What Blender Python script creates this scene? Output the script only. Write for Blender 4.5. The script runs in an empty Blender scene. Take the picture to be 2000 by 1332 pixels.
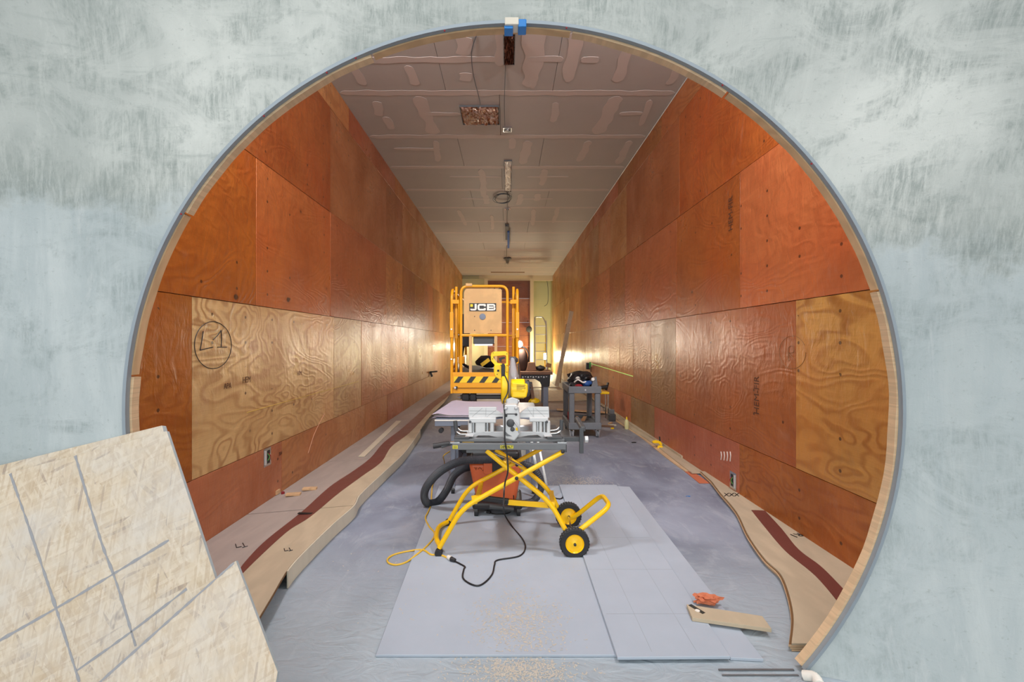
import bpy, bmesh, math, random
from mathutils import Vector, Matrix, noise
random.seed(7)
S = bpy.context.scene
COL = S.collection
PI = math.pi
F = 889.0; VX = 991.0; VY = 668.0; H = 1.40      # measured focal length (px), vanishing point, eye height

# ------------------------------------------------------------------ camera, light, exposure
cd = bpy.data.cameras.new('camera'); cam = bpy.data.objects.new('camera', cd); COL.objects.link(cam)
cam.location = (0, 0, H); cam.rotation_euler = (PI/2, 0, 0)
cd.sensor_width = 36; cd.lens = F/2000*36; cd.shift_x = 0.0045; cd.shift_y = 0.001; cd.clip_start = 0.05
S.camera = cam
S.view_settings.view_transform = 'Standard'; S.view_settings.look = 'None'
S.view_settings.exposure = 0.0; S.view_settings.gamma = 1.0; S.view_settings.use_curve_mapping = False
W = bpy.data.worlds.new('overcast_sky'); S.world = W; W.use_nodes = True
wn = W.node_tree.nodes; wl = W.node_tree.links
bg = wn['Background']
tc = wn.new('ShaderNodeTexCoord'); sx = wn.new('ShaderNodeSeparateXYZ'); wl.new(tc.outputs['Generated'], sx.inputs[0])
cr = wn.new('ShaderNodeValToRGB'); wl.new(sx.outputs['Z'], cr.inputs[0])
cr.color_ramp.elements[0].color = (0.68, 0.71, 0.73, 1); cr.color_ramp.elements[1].color = (0.95, 0.99, 1.0, 1)
wl.new(cr.outputs[0], bg.inputs[0]); bg.inputs[1].default_value = 1.08

def light(name, kind, loc, energy, color, rot=(0, 0, 0), **kw):
    d = bpy.data.lights.new(name, kind); d.energy = energy; d.color = color
    for k, v in kw.items(): setattr(d, k, v)
    o = bpy.data.objects.new(name, d); o.location = loc; o.rotation_euler = rot; COL.objects.link(o)
    return o
light('sun', 'SUN', (0, -6, 8), 1.3, (1.0, 0.98, 0.95), (math.radians(72), 0, math.radians(-3)), angle=math.radians(60))
# unseen fill lights added above the entrance to brighten the tunnel
for sxx in (-1, 1):
    light('entrance_fill_light', 'AREA', (sxx*1.75, 2.35, 4.1), 102, (0.97, 0.97, 1.0), (math.radians(58), 0, math.radians(sxx*12)), size=0.5)
light('work_lamp_light', 'POINT', (0.226, 8.72, 1.36), 38, (1.0, 0.90, 0.72), shadow_soft_size=0.05)
light('niche_lamp_light', 'POINT', (1.70, 20.30, 0.75), 300, (1.0, 0.88, 0.58), shadow_soft_size=0.10)
light('far_fill_light', 'POINT', (-1.55, 20.0, 1.2), 45, (1.0, 0.84, 0.58), shadow_soft_size=0.12)  # unseen fill added in the far left corner, no fixture modelled

light('middle_fill_light', 'POINT', (-0.45, 14.0, 1.72), 105, (1.0, 0.90, 0.74), shadow_soft_size=0.25)  # unseen fill added beyond the scissor lift, brightens far ceiling and walls

# ------------------------------------------------------------------ helpers
def P(px, py, Y): return Vector(((px-VX)*Y/F, Y, H-(py-VY)*Y/F))
def G(px, py, z=0.0):
    Y = F*(H-z)/(py-VY); return Vector(((px-VX)*Y/F, Y, z))
ORG = {}
def tag(o, label=None, cat=None, group=None, kind=None):
    if label: o['label'] = label
    if cat: o['category'] = cat
    if group: o['group'] = group
    if kind: o['kind'] = kind
    return o
def thing(name, loc, label, cat, group=None):
    o = bpy.data.objects.new(name, None); COL.objects.link(o); o.location = loc; o.empty_display_size = .1
    ORG[o.name] = Vector(loc); return tag(o, label, cat, group)

class MB:
    def __init__(s): s.v = []; s.f = []
    def add(s, vs, fs):
        n = len(s.v); s.v += [Vector(v) for v in vs]; s.f += [[i+n for i in f] for f in fs]; return s
    def box(s, c, d, rot=None):
        c = Vector(c); hx, hy, hz = d[0]/2, d[1]/2, d[2]/2
        vs = [Vector((x, y, z)) for x in (-hx, hx) for y in (-hy, hy) for z in (-hz, hz)]
        if rot is not None:
            m = rot if isinstance(rot, Matrix) else Matrix.Rotation(rot, 3, 'Z')
            vs = [m @ v for v in vs]
        return s.add([c+v for v in vs], [(0, 1, 3, 2), (4, 6, 7, 5), (0, 4, 5, 1), (2, 3, 7, 6), (0, 2, 6, 4), (1, 5, 7, 3)])
    def bb(s, x0, x1, y0, y1, z0, z1): return s.box(((x0+x1)/2, (y0+y1)/2, (z0+z1)/2), (x1-x0, y1-y0, z1-z0))
    def bar(s, a, b, w, h, up=(0, 0, 1)):
        a = Vector(a); b = Vector(b); d = (b-a); L = d.length; d.normalize()
        u = Vector(up)
        if abs(d.dot(u)) > .98: u = Vector((0, 1, 0))
        r = d.cross(u).normalized(); u = r.cross(d).normalized()
        return s.box((a+b)/2, (w, L, h), Matrix((r, d, u)).transposed())
    def tube(s, pts, r, n=10, cap=True, closed=False):
        pts = [Vector(p) for p in pts]; rs = r if isinstance(r, (list, tuple)) else [r]*len(pts)
        m = len(pts); T = []
        for i in range(m):
            if closed: t = pts[(i+1) % m]-pts[i-1]
            else: t = pts[min(i+1, m-1)]-pts[max(i-1, 0)]
            T.append(t.normalized())
        u = Vector((0, 0, 1)) if abs(T[0].z) < .9 else Vector((1, 0, 0))
        u = (u-T[0]*u.dot(T[0])).normalized(); base = len(s.v); vs = []
        for i in range(m):
            u = (u-T[i]*u.dot(T[i])); u.normalize(); w = T[i].cross(u)
            for k in range(n):
                a = 2*PI*k/n; vs.append(pts[i]+(u*math.cos(a)+w*math.sin(a))*rs[i])
        fs = []
        for i in range(m if closed else m-1):
            j = (i+1) % m
            for k in range(n):
                fs.append((i*n+k, i*n+(k+1) % n, j*n+(k+1) % n, j*n+k))
        if cap and not closed: fs += [tuple(range(n))[::-1], tuple((m-1)*n+k for k in range(n))]
        return s.add(vs, fs)
    def cyl(s, a, b, r, n=16, r2=None): return s.tube([a, b], [r, r if r2 is None else r2], n)
    def lathe(s, prof, c, axis='Z', n=24):
        """prof: list of (radius, height)"""
        vs = []; fs = []; c = Vector(c)
        for (r, h) in prof:
            for k in range(n):
                a = 2*PI*k/n; x, y = r*math.cos(a), r*math.sin(a)
                v = {'Z': (x, y, h), 'Y': (x, h, y), 'X': (h, x, y)}[axis]; vs.append(c+Vector(v))
        m = len(prof)
        for i in range(m-1):
            for k in range(n): fs.append((i*n+k, i*n+(k+1) % n, (i+1)*n+(k+1) % n, (i+1)*n+k))
        fs += [tuple(range(n))[::-1], tuple((m-1)*n+k for k in range(n))]
        return s.add(vs, fs)
    def prism(s, poly, off):
        """poly: 3d points, extruded by off"""
        n = len(poly); off = Vector(off); a = [Vector(p) for p in poly]
        return s.add(a+[p+off for p in a], [tuple(range(n))[::-1], tuple(range(n, 2*n))]+[(i, (i+1) % n, n+(i+1) % n, n+i) for i in range(n)])
    def ribbon(s, L, R, th):
        """surface between two polylines, thickened downward by th"""
        n = len(L); vs = [Vector(p) for p in L]+[Vector(p) for p in R]
        vs += [v-Vector((0, 0, th)) for v in vs]; fs = []
        for i in range(n-1):
            fs.append((i, n+i, n+i+1, i+1)); fs.append((2*n+i, 2*n+i+1, 3*n+i+1, 3*n+i))
            fs.append((i, i+1, 2*n+i+1, 2*n+i)); fs.append((n+i, 3*n+i, 3*n+i+1, n+i+1))
        fs.append((0, 2*n, 3*n, n)); fs.append((n-1, 2*n-1, 4*n-1, 3*n-1))
        return s.add(vs, fs)
    def blob(s, c, r, amp=.15, seed=0, sub=2, fr=3.0, flat=None):
        bm = bmesh.new(); bmesh.ops.create_icosphere(bm, subdivisions=sub, radius=1)
        off = Vector((seed*3.1, seed*1.7, seed)); c = Vector(c); vs = []
        for v in bm.verts:
            k = 1+amp*2*noise.noise(v.co*fr*.5+off)
            p = Vector((v.co.x*r[0], v.co.y*r[1], v.co.z*r[2]))*k+c
            if flat is not None: p.z = max(p.z, flat)
            vs.append(p)
        bm.verts.ensure_lookup_table()
        fs = [tuple(v.index for v in f.verts) for f in bm.faces]; bm.free()
        return s.add(vs, fs)
    def build(s, name, mat, parent=None, label=None, cat=None, group=None, kind=None, smooth=False, bevel=0, org=None, seg=2, color=None):
        if parent is not None: o0 = ORG[parent.name]
        elif org is not None: o0 = Vector(org)
        else:
            xs = [v.x for v in s.v]; ys = [v.y for v in s.v]; zs = [v.z for v in s.v]
            o0 = Vector(((min(xs)+max(xs))/2, (min(ys)+max(ys))/2, min(zs)))
        me = bpy.data.meshes.new(name); me.from_pydata([v-o0 for v in s.v], [], s.f); me.update()
        bm = bmesh.new(); bm.from_mesh(me); bmesh.ops.recalc_face_normals(bm, faces=bm.faces); bm.to_mesh(me); bm.free()
        me.materials.append(mat)
        if smooth: 
            for p in me.polygons: p.use_smooth = True
            try: me.set_sharp_from_angle(angle=math.radians(42))
            except Exception: pass
        o = bpy.data.objects.new(name, me); COL.objects.link(o); ORG[o.name] = o0
        if parent is not None: o.parent = parent
        else: o.location = o0
        if bevel:
            b = o.modifiers.new('bevel', 'BEVEL'); b.width = bevel; b.segments = seg; b.limit_method = 'ANGLE'; b.angle_limit = math.radians(40)
        if color: o.color = color
        return tag(o, label, cat, group, kind)

def cat(pts, n=8, closed=False):
    """Catmull-Rom smoothing of a polyline"""
    pts = [Vector(p) for p in pts]; out = []; m = len(pts)
    for i in range(m if closed else m-1):
        if closed: a, b, c, d = pts[i-1], pts[i], pts[(i+1) % m], pts[(i+2) % m]
        else: a, b, c, d = pts[max(i-1, 0)], pts[i], pts[i+1], pts[min(i+2, m-1)]
        for k in range(n):
            t = k/n
            out.append(.5*((2*b)+(c-a)*t+(2*a-5*b+4*c-d)*t*t+(3*b-a-3*c+d)*t**3))
    if not closed: out.append(pts[-1])
    return out
def bend(pts, r=.05, n=5):
    """polyline with rounded corners"""
    pts = [Vector(p) for p in pts]; out = [pts[0]]
    for i in range(1, len(pts)-1):
        a, b, c = pts[i-1], pts[i], pts[i+1]
        ra = min(r, (a-b).length*.45); rc = min(r, (c-b).length*.45)
        p = b+(a-b).normalized()*ra; q = b+(c-b).normalized()*rc
        for k in range(n+1):
            t = k/n; out.append(p*(1-t)**2+b*2*t*(1-t)+q*t*t)
    out.append(pts[-1]); return out

def text(body, size, loc, rot, mat, parent, name='lettering', ext=.0008, off=0, sx=1, align='CENTER', space=1):
    cu = bpy.data.curves.new(name, 'FONT'); cu.body = body; cu.size = size; cu.extrude = ext; cu.offset = off
    cu.align_x = align; cu.align_y = 'CENTER'; cu.space_character = space; cu.resolution_u = 3
    t = bpy.data.objects.new(name+'_tmp', cu); COL.objects.link(t)
    bpy.context.view_layer.update()
    me = bpy.data.meshes.new_from_object(t.evaluated_get(bpy.context.evaluated_depsgraph_get()))
    bpy.data.objects.remove(t); bpy.data.curves.remove(cu)
    me.transform(Matrix.Diagonal((sx, 1, 1, 1))); me.transform(rot.to_4x4() if isinstance(rot, Matrix) else Matrix.Identity(4))
    me.transform(Matrix.Translation(Vector(loc)-ORG[parent.name]))
    me.materials.clear(); me.materials.append(mat); me.name = name
    o = bpy.data.objects.new(name, me); COL.objects.link(o); o.parent = parent; ORG[o.name] = ORG[parent.name]
    return o
FRONT = Matrix.Rotation(PI/2, 3, 'X')           # text standing up, facing the camera side

# ------------------------------------------------------------------ materials
class NT:
    def __init__(s, name):
        s.m = bpy.data.materials.new(name); s.m.use_nodes = True; s.t = s.m.node_tree
        s.n = s.t.nodes; s.l = s.t.links; s.b = s.n['Principled BSDF']
    def node(s, k, **kw):
        o = s.n.new(k)
        for a, v in kw.items(): setattr(o, a, v)
        return o
    def set(s, sock, v):
        if isinstance(v, bpy.types.NodeSocket): s.l.new(v, sock)
        elif v is not None:
            sock.default_value = v
    def coord(s, scale=(1, 1, 1), rot=(0, 0, 0), rnd=0.0):
        c = s.node('ShaderNodeTexCoord').outputs['Object']
        if rnd:
            oi = s.node('ShaderNodeObjectInfo')
            v = s.node('ShaderNodeVectorMath', operation='MULTIPLY_ADD')
            cx = s.node('ShaderNodeCombineXYZ')
            for i in range(3): s.l.new(oi.outputs['Random'], cx.inputs[i])
            s.l.new(cx.outputs[0], v.inputs[0]); v.inputs[1].default_value = (rnd, rnd*1.7, rnd*2.3); s.l.new(c, v.inputs[2]); c = v.outputs[0]
        m = s.node('ShaderNodeMapping'); s.l.new(c, m.inputs[0]); m.inputs['Scale'].default_value = scale; m.inputs['Rotation'].default_value = rot
        return m.outputs[0]
    def noise(s, vec, scale=5, detail=4, rough=.55, dist=0):
        o = s.node('ShaderNodeTexNoise'); s.set(o.inputs['Vector'], vec); o.inputs['Scale'].default_value = scale
        o.inputs['Detail'].default_value = detail; o.inputs['Roughness'].default_value = rough; o.inputs['Distortion'].default_value = dist
        return o.outputs['Fac']
    def vor(s, vec, scale=5, feature='F1', out='Distance', rand=1):
        o = s.node('ShaderNodeTexVoronoi', feature=feature); s.set(o.inputs['Vector'], vec); o.inputs['Scale'].default_value = scale
        o.inputs['Randomness'].default_value = rand
        return o.outputs[out]
    def math(s, op, a, b=None, c=None, clamp=False):
        o = s.node('ShaderNodeMath', operation=op, use_clamp=clamp); s.set(o.inputs[0], a)
        if b is not None: s.set(o.inputs[1], b)
        if c is not None: s.set(o.inputs[2], c)
        return o.outputs[0]
    def ramp(s, fac, stops):
        o = s.node('ShaderNodeValToRGB'); s.l.new(fac, o.inputs[0]); e = o.color_ramp.elements
        while len(e) < len(stops): e.new(.5)
        for i, (p, c) in enumerate(stops):
            e[i].position = p; e[i].color = c if len(c) == 4 else (*c, 1)
        return o.outputs[0]
    def rng(s, v, a, b, c=0, d=1):
        o = s.node('ShaderNodeMapRange'); s.set(o.inputs[0], v)
        for i, x in enumerate((a, b, c, d)): s.set(o.inputs[i+1], x)
        return o.outputs[0]
    def mix(s, fac, a, b, mode='MIX'):
        o = s.node('ShaderNodeMix', data_type='RGBA', blend_type=mode); s.set(o.inputs[0], fac)
        for i, v in ((6, a), (7, b)):
            if isinstance(v, tuple) and len(v) == 3: v = (*v, 1)
            s.set(o.inputs[i], v)
        return o.outputs[2]
    def bump(s, h, strength=.3, dist=.01, prev=None):
        o = s.node('ShaderNodeBump'); s.set(o.inputs['Height'], h); o.inputs['Strength'].default_value = strength
        o.inputs['Distance'].default_value = dist
        if prev is not None: s.l.new(prev, o.inputs['Normal'])
        return o.outputs[0]
    def done(s, col=None, rough=None, nrm=None, metal=None, spec=None):
        s.set(s.b.inputs['Base Color'], (*col, 1) if isinstance(col, tuple) and len(col) == 3 else col)
        if rough is not None: s.set(s.b.inputs['Roughness'], rough)
        if nrm is not None: s.l.new(nrm, s.b.inputs['Normal'])
        if metal is not None: s.b.inputs['Metallic'].default_value = metal
        if spec is not None: s.b.inputs['Specular IOR Level'].default_value = spec
        return s.m

def srgb(r, g, b):
    f = lambda c: (c/255)/12.92 if c/255 <= .04045 else ((c/255+.055)/1.055)**2.4
    return (f(r), f(g), f(b))
def plain(name, col, rough=.5, metal=0, var=.12, scale=14, bump=0, spec=None):
    t = NT(name); n = t.noise(t.coord(), scale, 5, .6)
    c = t.mix(n, tuple(x*(1-var) for x in col), tuple(min(1, x*(1+var)) for x in col))
    r = t.rng(n, .3, .7, max(0, rough-.06), min(1, rough+.06))
    return t.done(c, r, t.bump(n, bump, .004) if bump else None, metal, spec)

def mat_plywood():
    """rotary-cut softwood veneer; the sheet's own stain colour is the object's colour, alpha = figure contrast"""
    t = NT('plywood_veneer')
    oi = t.node('ShaderNodeObjectInfo'); base = t.mix(1.0, oi.outputs['Color'], (.76, .88, .80), 'MULTIPLY'); fig = oi.outputs['Alpha']
    v = t.coord((1, .55, 1.2), rnd=31)
    n1 = t.noise(v, 1.25, 3, .5, .5)
    rings = t.math('SINE', t.math('MULTIPLY', n1, 135.0))
    n2 = t.noise(t.coord((1, .35, 2.2), rnd=17), 2.1, 4, .6)
    fine = t.noise(t.coord((1, 2.0, 60), rnd=5), 3, 3, .6)
    blot = t.noise(t.coord((1, 1, 1), rnd=9), 1.5, 5, .62, .3)
    dark = t.mix(1.0, base, (.60, .42, .33), 'MULTIPLY'); lite = t.mix(1.0, base, (1.22, 1.26, 1.32), 'MULTIPLY')
    k = t.rng(rings, -.2, 1, 0, 1); k = t.math('MULTIPLY', k, t.rng(n2, .35, .65, .25, 1)); k = t.math('MULTIPLY', k, fig)
    c = t.mix(k, lite, dark)
    c = t.mix(t.rng(blot, .38, .68, 0, .75), c, t.mix(1.0, base, (.80, .66, .58), 'MULTIPLY'))
    c = t.mix(t.rng(fine, .45, .75, 0, .22), c, t.mix(1.0, base, (.55, .45, .4), 'MULTIPLY'))
    # pale scuffs and dust
    sm = t.noise(t.coord((1, 1.2, .8), rnd=13), 2.6, 7, .7, 1.1)
    c = t.mix(t.rng(sm, .60, .76, 0, .30), c, (.42, .27, .20))
    # red bloom
    rb = t.noise(t.coord(rnd=23), .9, 2, .5)
    c = t.mix(t.rng(rb, .48, .66, 0, .45), c, t.mix(1.0, base, (1.12, .78, .72), 'MULTIPLY'))
    # knots
    kv = t.coord((1, .75, 1.0), rnd=41); d = t.vor(kv, 2.6); pick = t.vor(kv, 2.6, out='Color')
    sp = t.node('ShaderNodeSeparateColor'); t.l.new(pick, sp.inputs[0])
    sel = t.math('GREATER_THAN', sp.outputs[0], .66)
    kn = t.math('MULTIPLY', t.rng(d, .045, .07, 1, 0), sel)
    halo = t.math('MULTIPLY', t.rng(d, .04, .14, .45, 0), sel)
    c = t.mix(halo, c, dark); c = t.mix(t.math('MULTIPLY', kn, .88), c, (.035, .016, .010))
    # nail rows every 40 cm
    g = t.coord((1, 1/.406, 1/.2)); sp2 = t.node('ShaderNodeSeparateXYZ'); t.l.new(g, sp2.inputs[0])
    fy = t.math('ABSOLUTE', t.math('SUBTRACT', t.math('FRACT', sp2.outputs[1]), .5)); fz = t.math('ABSOLUTE', t.math('SUBTRACT', t.math('FRACT', sp2.outputs[2]), .5))
    nd = t.math('ADD', t.math('POWER', t.math('MULTIPLY', fy, 2.0), 2), t.math('POWER', fz, 2))
    np_ = t.noise(t.coord(rnd=19), 1.7, 2, .5); c = t.mix(t.math('MULTIPLY', t.rng(nd, .0026, .0042, .8, 0), t.math('GREATER_THAN', np_, .52)), c, (.03, .015, .01))
    stud = t.rng(fy, .0, .06, .12, 0); c = t.mix(stud, c, dark)
    wav = t.noise(t.coord((1, 5, 2.0), rnd=3), 2.6, 4, .6, .6)
    nb = t.bump(wav, .32, .02); nb = t.bump(n2, .25, .010, nb); nb = t.bump(fine, .12, .002, nb); nb = t.bump(rings, .16, .003, nb)
    return t.done(c, t.rng(blot, .3, .7, .26, .44), nb, 0, .38)

def mat_board(name, base, var=.10, rough=.65, axis=(1, .3, 1), rings=40, bump=.15):
    t = NT(name); n = t.noise(t.coord(axis, rnd=11), 2.2, 4, .55, .3)
    r = t.math('SINE', t.math('MULTIPLY', n, float(rings))); b = t.noise(t.coord(rnd=4), 3.5, 6, .65)
    c = t.mix(t.rng(r, -1, 1, 0, .6), tuple(min(1, x*(1+var)) for x in base), tuple(x*(1-var*2) for x in base))
    c = t.mix(t.rng(b, .35, .7, 0, .55), c, tuple(x*(1-var*1.6) for x in base))
    return t.done(c, rough, t.bump(b, bump, .003))

def mat_shell():
    t = NT('trowelled_concrete_shell')
    a = t.noise(t.coord(), .8, 5, .6, .5); b = t.noise(t.coord((1, 1, 1.6), (0, -.6, 0)), 3.0, 8, .74, .6)
    st = t.noise(t.coord((4, 1, .9), (0, .75, 0)), 3.0, 8, .78, 1.0); st2 = t.noise(t.coord((.8, 1, 8), (0, .35, 0)), 3.0, 6, .72, .4)
    vert = t.noise(t.coord((3.2, 1, .5)), 1.3, 7, .7, .8); spk = t.noise(t.coord(), 48, 4, .75)
    up = t.mix(t.rng(a, .38, .64), srgb(182, 187, 183), srgb(224, 226, 220))
    fs = t.noise(t.coord((14, 1, 2.2), (0, .8, 0)), 4.0, 7, .8, .4); msk = t.math('MULTIPLY', t.rng(b, .46, .60, 0, .8), t.rng(fs, .40, .60, .15, 1))
    up = t.mix(msk, up, srgb(150, 158, 154)); up = t.mix(t.rng(st, .52, .70, 0, .35), up, srgb(226, 228, 222)); up = t.mix(t.rng(st2, .58, .72, 0, .45), up, srgb(160, 168, 164))
    lo = t.mix(t.rng(a, .38, .64), srgb(182, 190, 190), srgb(206, 212, 212))
    lo = t.mix(t.rng(vert, .42, .62, 0, .7), lo, srgb(172, 182, 184)); lo = t.mix(t.math('MULTIPLY', t.rng(b, .48, .64, 0, .8), t.rng(fs, .42, .6, .2, 1)), lo, srgb(150, 160, 160)); lo = t.mix(t.rng(vert, .60, .74, 0, .6), lo, srgb(216, 218, 216))
    co = t.coord(); sp = t.node('ShaderNodeSeparateXYZ'); t.l.new(co, sp.inputs[0])
    wob = t.noise(t.coord(), 2.2, 6, .68)
    zz = t.math('ADD', t.math('ADD', sp.outputs[2], t.math('MULTIPLY', wob, -.6)), t.math('MULTIPLY', sp.outputs[0], .055))
    c = t.mix(t.rng(zz, 1.52, 1.66, 0, 1), lo, up)
    band = t.math('MULTIPLY', t.rng(zz, 1.54, 1.60, 0, 1), t.rng(zz, 1.60, 1.90, 1, 0))      # damp cold joint between two pours
    c = t.mix(t.math('MULTIPLY', t.math('MULTIPLY', band, t.rng(fs, .38, .6, .2, 1)), .7), c, srgb(140, 148, 144))
    c = t.mix(t.rng(spk, .60, .72, 0, .45), c, srgb(140, 148, 144))
    nb = t.bump(b, .30, .014); nb = t.bump(st, .35, .008, nb); nb = t.bump(spk, .18, .003, nb)
    return t.done(c, .82, nb, 0, .3)

def mat_floor():
    t = NT('dusty_concrete_floor')
    a = t.noise(t.coord(), .9, 6, .62, .8); b = t.noise(t.coord((1, .6, 1)), 3.2, 7, .7, 1.2); s = t.noise(t.coord((5, .8, 1), (0, 0, .7)), 3, 6, .7)
    c = t.mix(t.rng(a, .35, .68), srgb(112, 120, 138), srgb(152, 160, 176))
    c = t.mix(t.rng(b, .50, .72, 0, .65), c, srgb(176, 182, 192)); c = t.mix(t.rng(s, .58, .74, 0, .4), c, srgb(192, 198, 204))
    co = t.coord(); sp = t.node('ShaderNodeSeparateXYZ'); t.l.new(co, sp.inputs[0])
    near = t.rng(sp.outputs[1], 3.4, 2.2, 0, .75)                       # pale plaster slurry trodden in at the entrance
    c = t.mix(near, c, srgb(172, 184, 190))
    tan = t.noise(t.coord(), 2.2, 5, .65); far = t.rng(sp.outputs[1], 5.5, 11, 0, .9)
    c = t.mix(t.math('MULTIPLY', t.rng(tan, .3, .6, .3, 1), far), c, srgb(150, 128, 100))
    wr = t.noise(t.coord((1, 1.8, 1), (0, 0, .5)), 6.5, 3, .5, 1.4)
    mound = t.math('MULTIPLY', wr, near)
    nb = t.bump(b, .25, .01); nb = t.bump(mound, .55, .03, nb)
    return t.done(c, t.rng(a, .3, .7, .42, .7), nb, 0, .4)

def mat_osb():
    t = NT('oriented_strand_board'); c = (*srgb(210, 190, 162), 1); hgt = None
    for i, (ang, sc, th, wid) in enumerate(((.25, 52, .30, 8), (1.0, 60, .40, 7), (-.6, 46, .45, 8), (2.0, 66, .50, 7), (.7, 100, .50, 9), (-1.1, 84, .55, 8), (.05, 120, .5, 10))):
        # strands: cells stretched along a tilted axis
        r1 = t.node('ShaderNodeMapping', vector_type='POINT'); r1.inputs['Rotation'].default_value = (0, ang, 0)
        t.l.new(t.coord(rnd=3), r1.inputs[0]); m2 = t.node('ShaderNodeMapping'); m2.inputs['Scale'].default_value = (1.0, .2, 1.0/wid); m2.inputs['Location'].default_value = (i*3.3, 0, i*1.7); t.l.new(r1.outputs[0], m2.inputs[0])
        col = t.vor(m2.outputs[0], sc, out='Color'); sp = t.node('ShaderNodeSeparateColor'); t.l.new(col, sp.inputs[0])
        fac = t.math('GREATER_THAN', sp.outputs[0], th)
        shade = t.ramp(sp.outputs[1], [(0, srgb(190, 166, 138)), (.4, srgb(212, 194, 168)), (.8, srgb(228, 214, 194)), (.965, srgb(216, 196, 170)), (.985, srgb(150, 130, 120)), (1, srgb(130, 110, 104))])
        c = t.mix(t.math('MULTIPLY', fac, .5), c, shade)
        hgt = sp.outputs[2] if hgt is None else t.math('ADD', hgt, t.math('MULTIPLY', sp.outputs[2], fac))
    dust = t.noise(t.coord(), 3, 6, .65); c = t.mix(t.rng(dust, .4, .7, .05, .65), c, srgb(210, 206, 202))
    blotch = t.noise(t.coord((1, 1, .5), (0, .7, 0)), 5.5, 4, .6)
    c = t.mix(t.rng(blotch, .69, .72, 0, .65), c, srgb(150, 140, 138))
    return t.done(c, .75, t.bump(hgt, .2, .003), 0, .3)

def mat_drywall(name, base, rough=.6):
    t = NT(name); a = t.noise(t.coord(rnd=5), 1.6, 5, .6); b = t.noise(t.coord(), 30, 3, .6)
    c = t.mix(a, tuple(x*.92 for x in base), tuple(min(1, x*1.08) for x in base))
    return t.done(c, rough, t.bump(b, .05, .002), 0, .45)

def mat_foil(name, tint, rough=.16):
    t = NT(name); v = t.coord(rnd=2); a = t.vor(v, 26, 'DISTANCE_TO_EDGE'); n = t.noise(v, 14, 4, .6, 1.5)
    nb = t.bump(n, .9, .03); nb = t.bump(a, .5, .01, nb)
    return t.done(tint, rough, nb, 1.0)
def emit(name, col, strength):
    t = NT(name); t.b.inputs['Emission Color'].default_value = (*col, 1); t.b.inputs['Emission Strength'].default_value = strength
    return t.done(col, .5)

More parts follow.
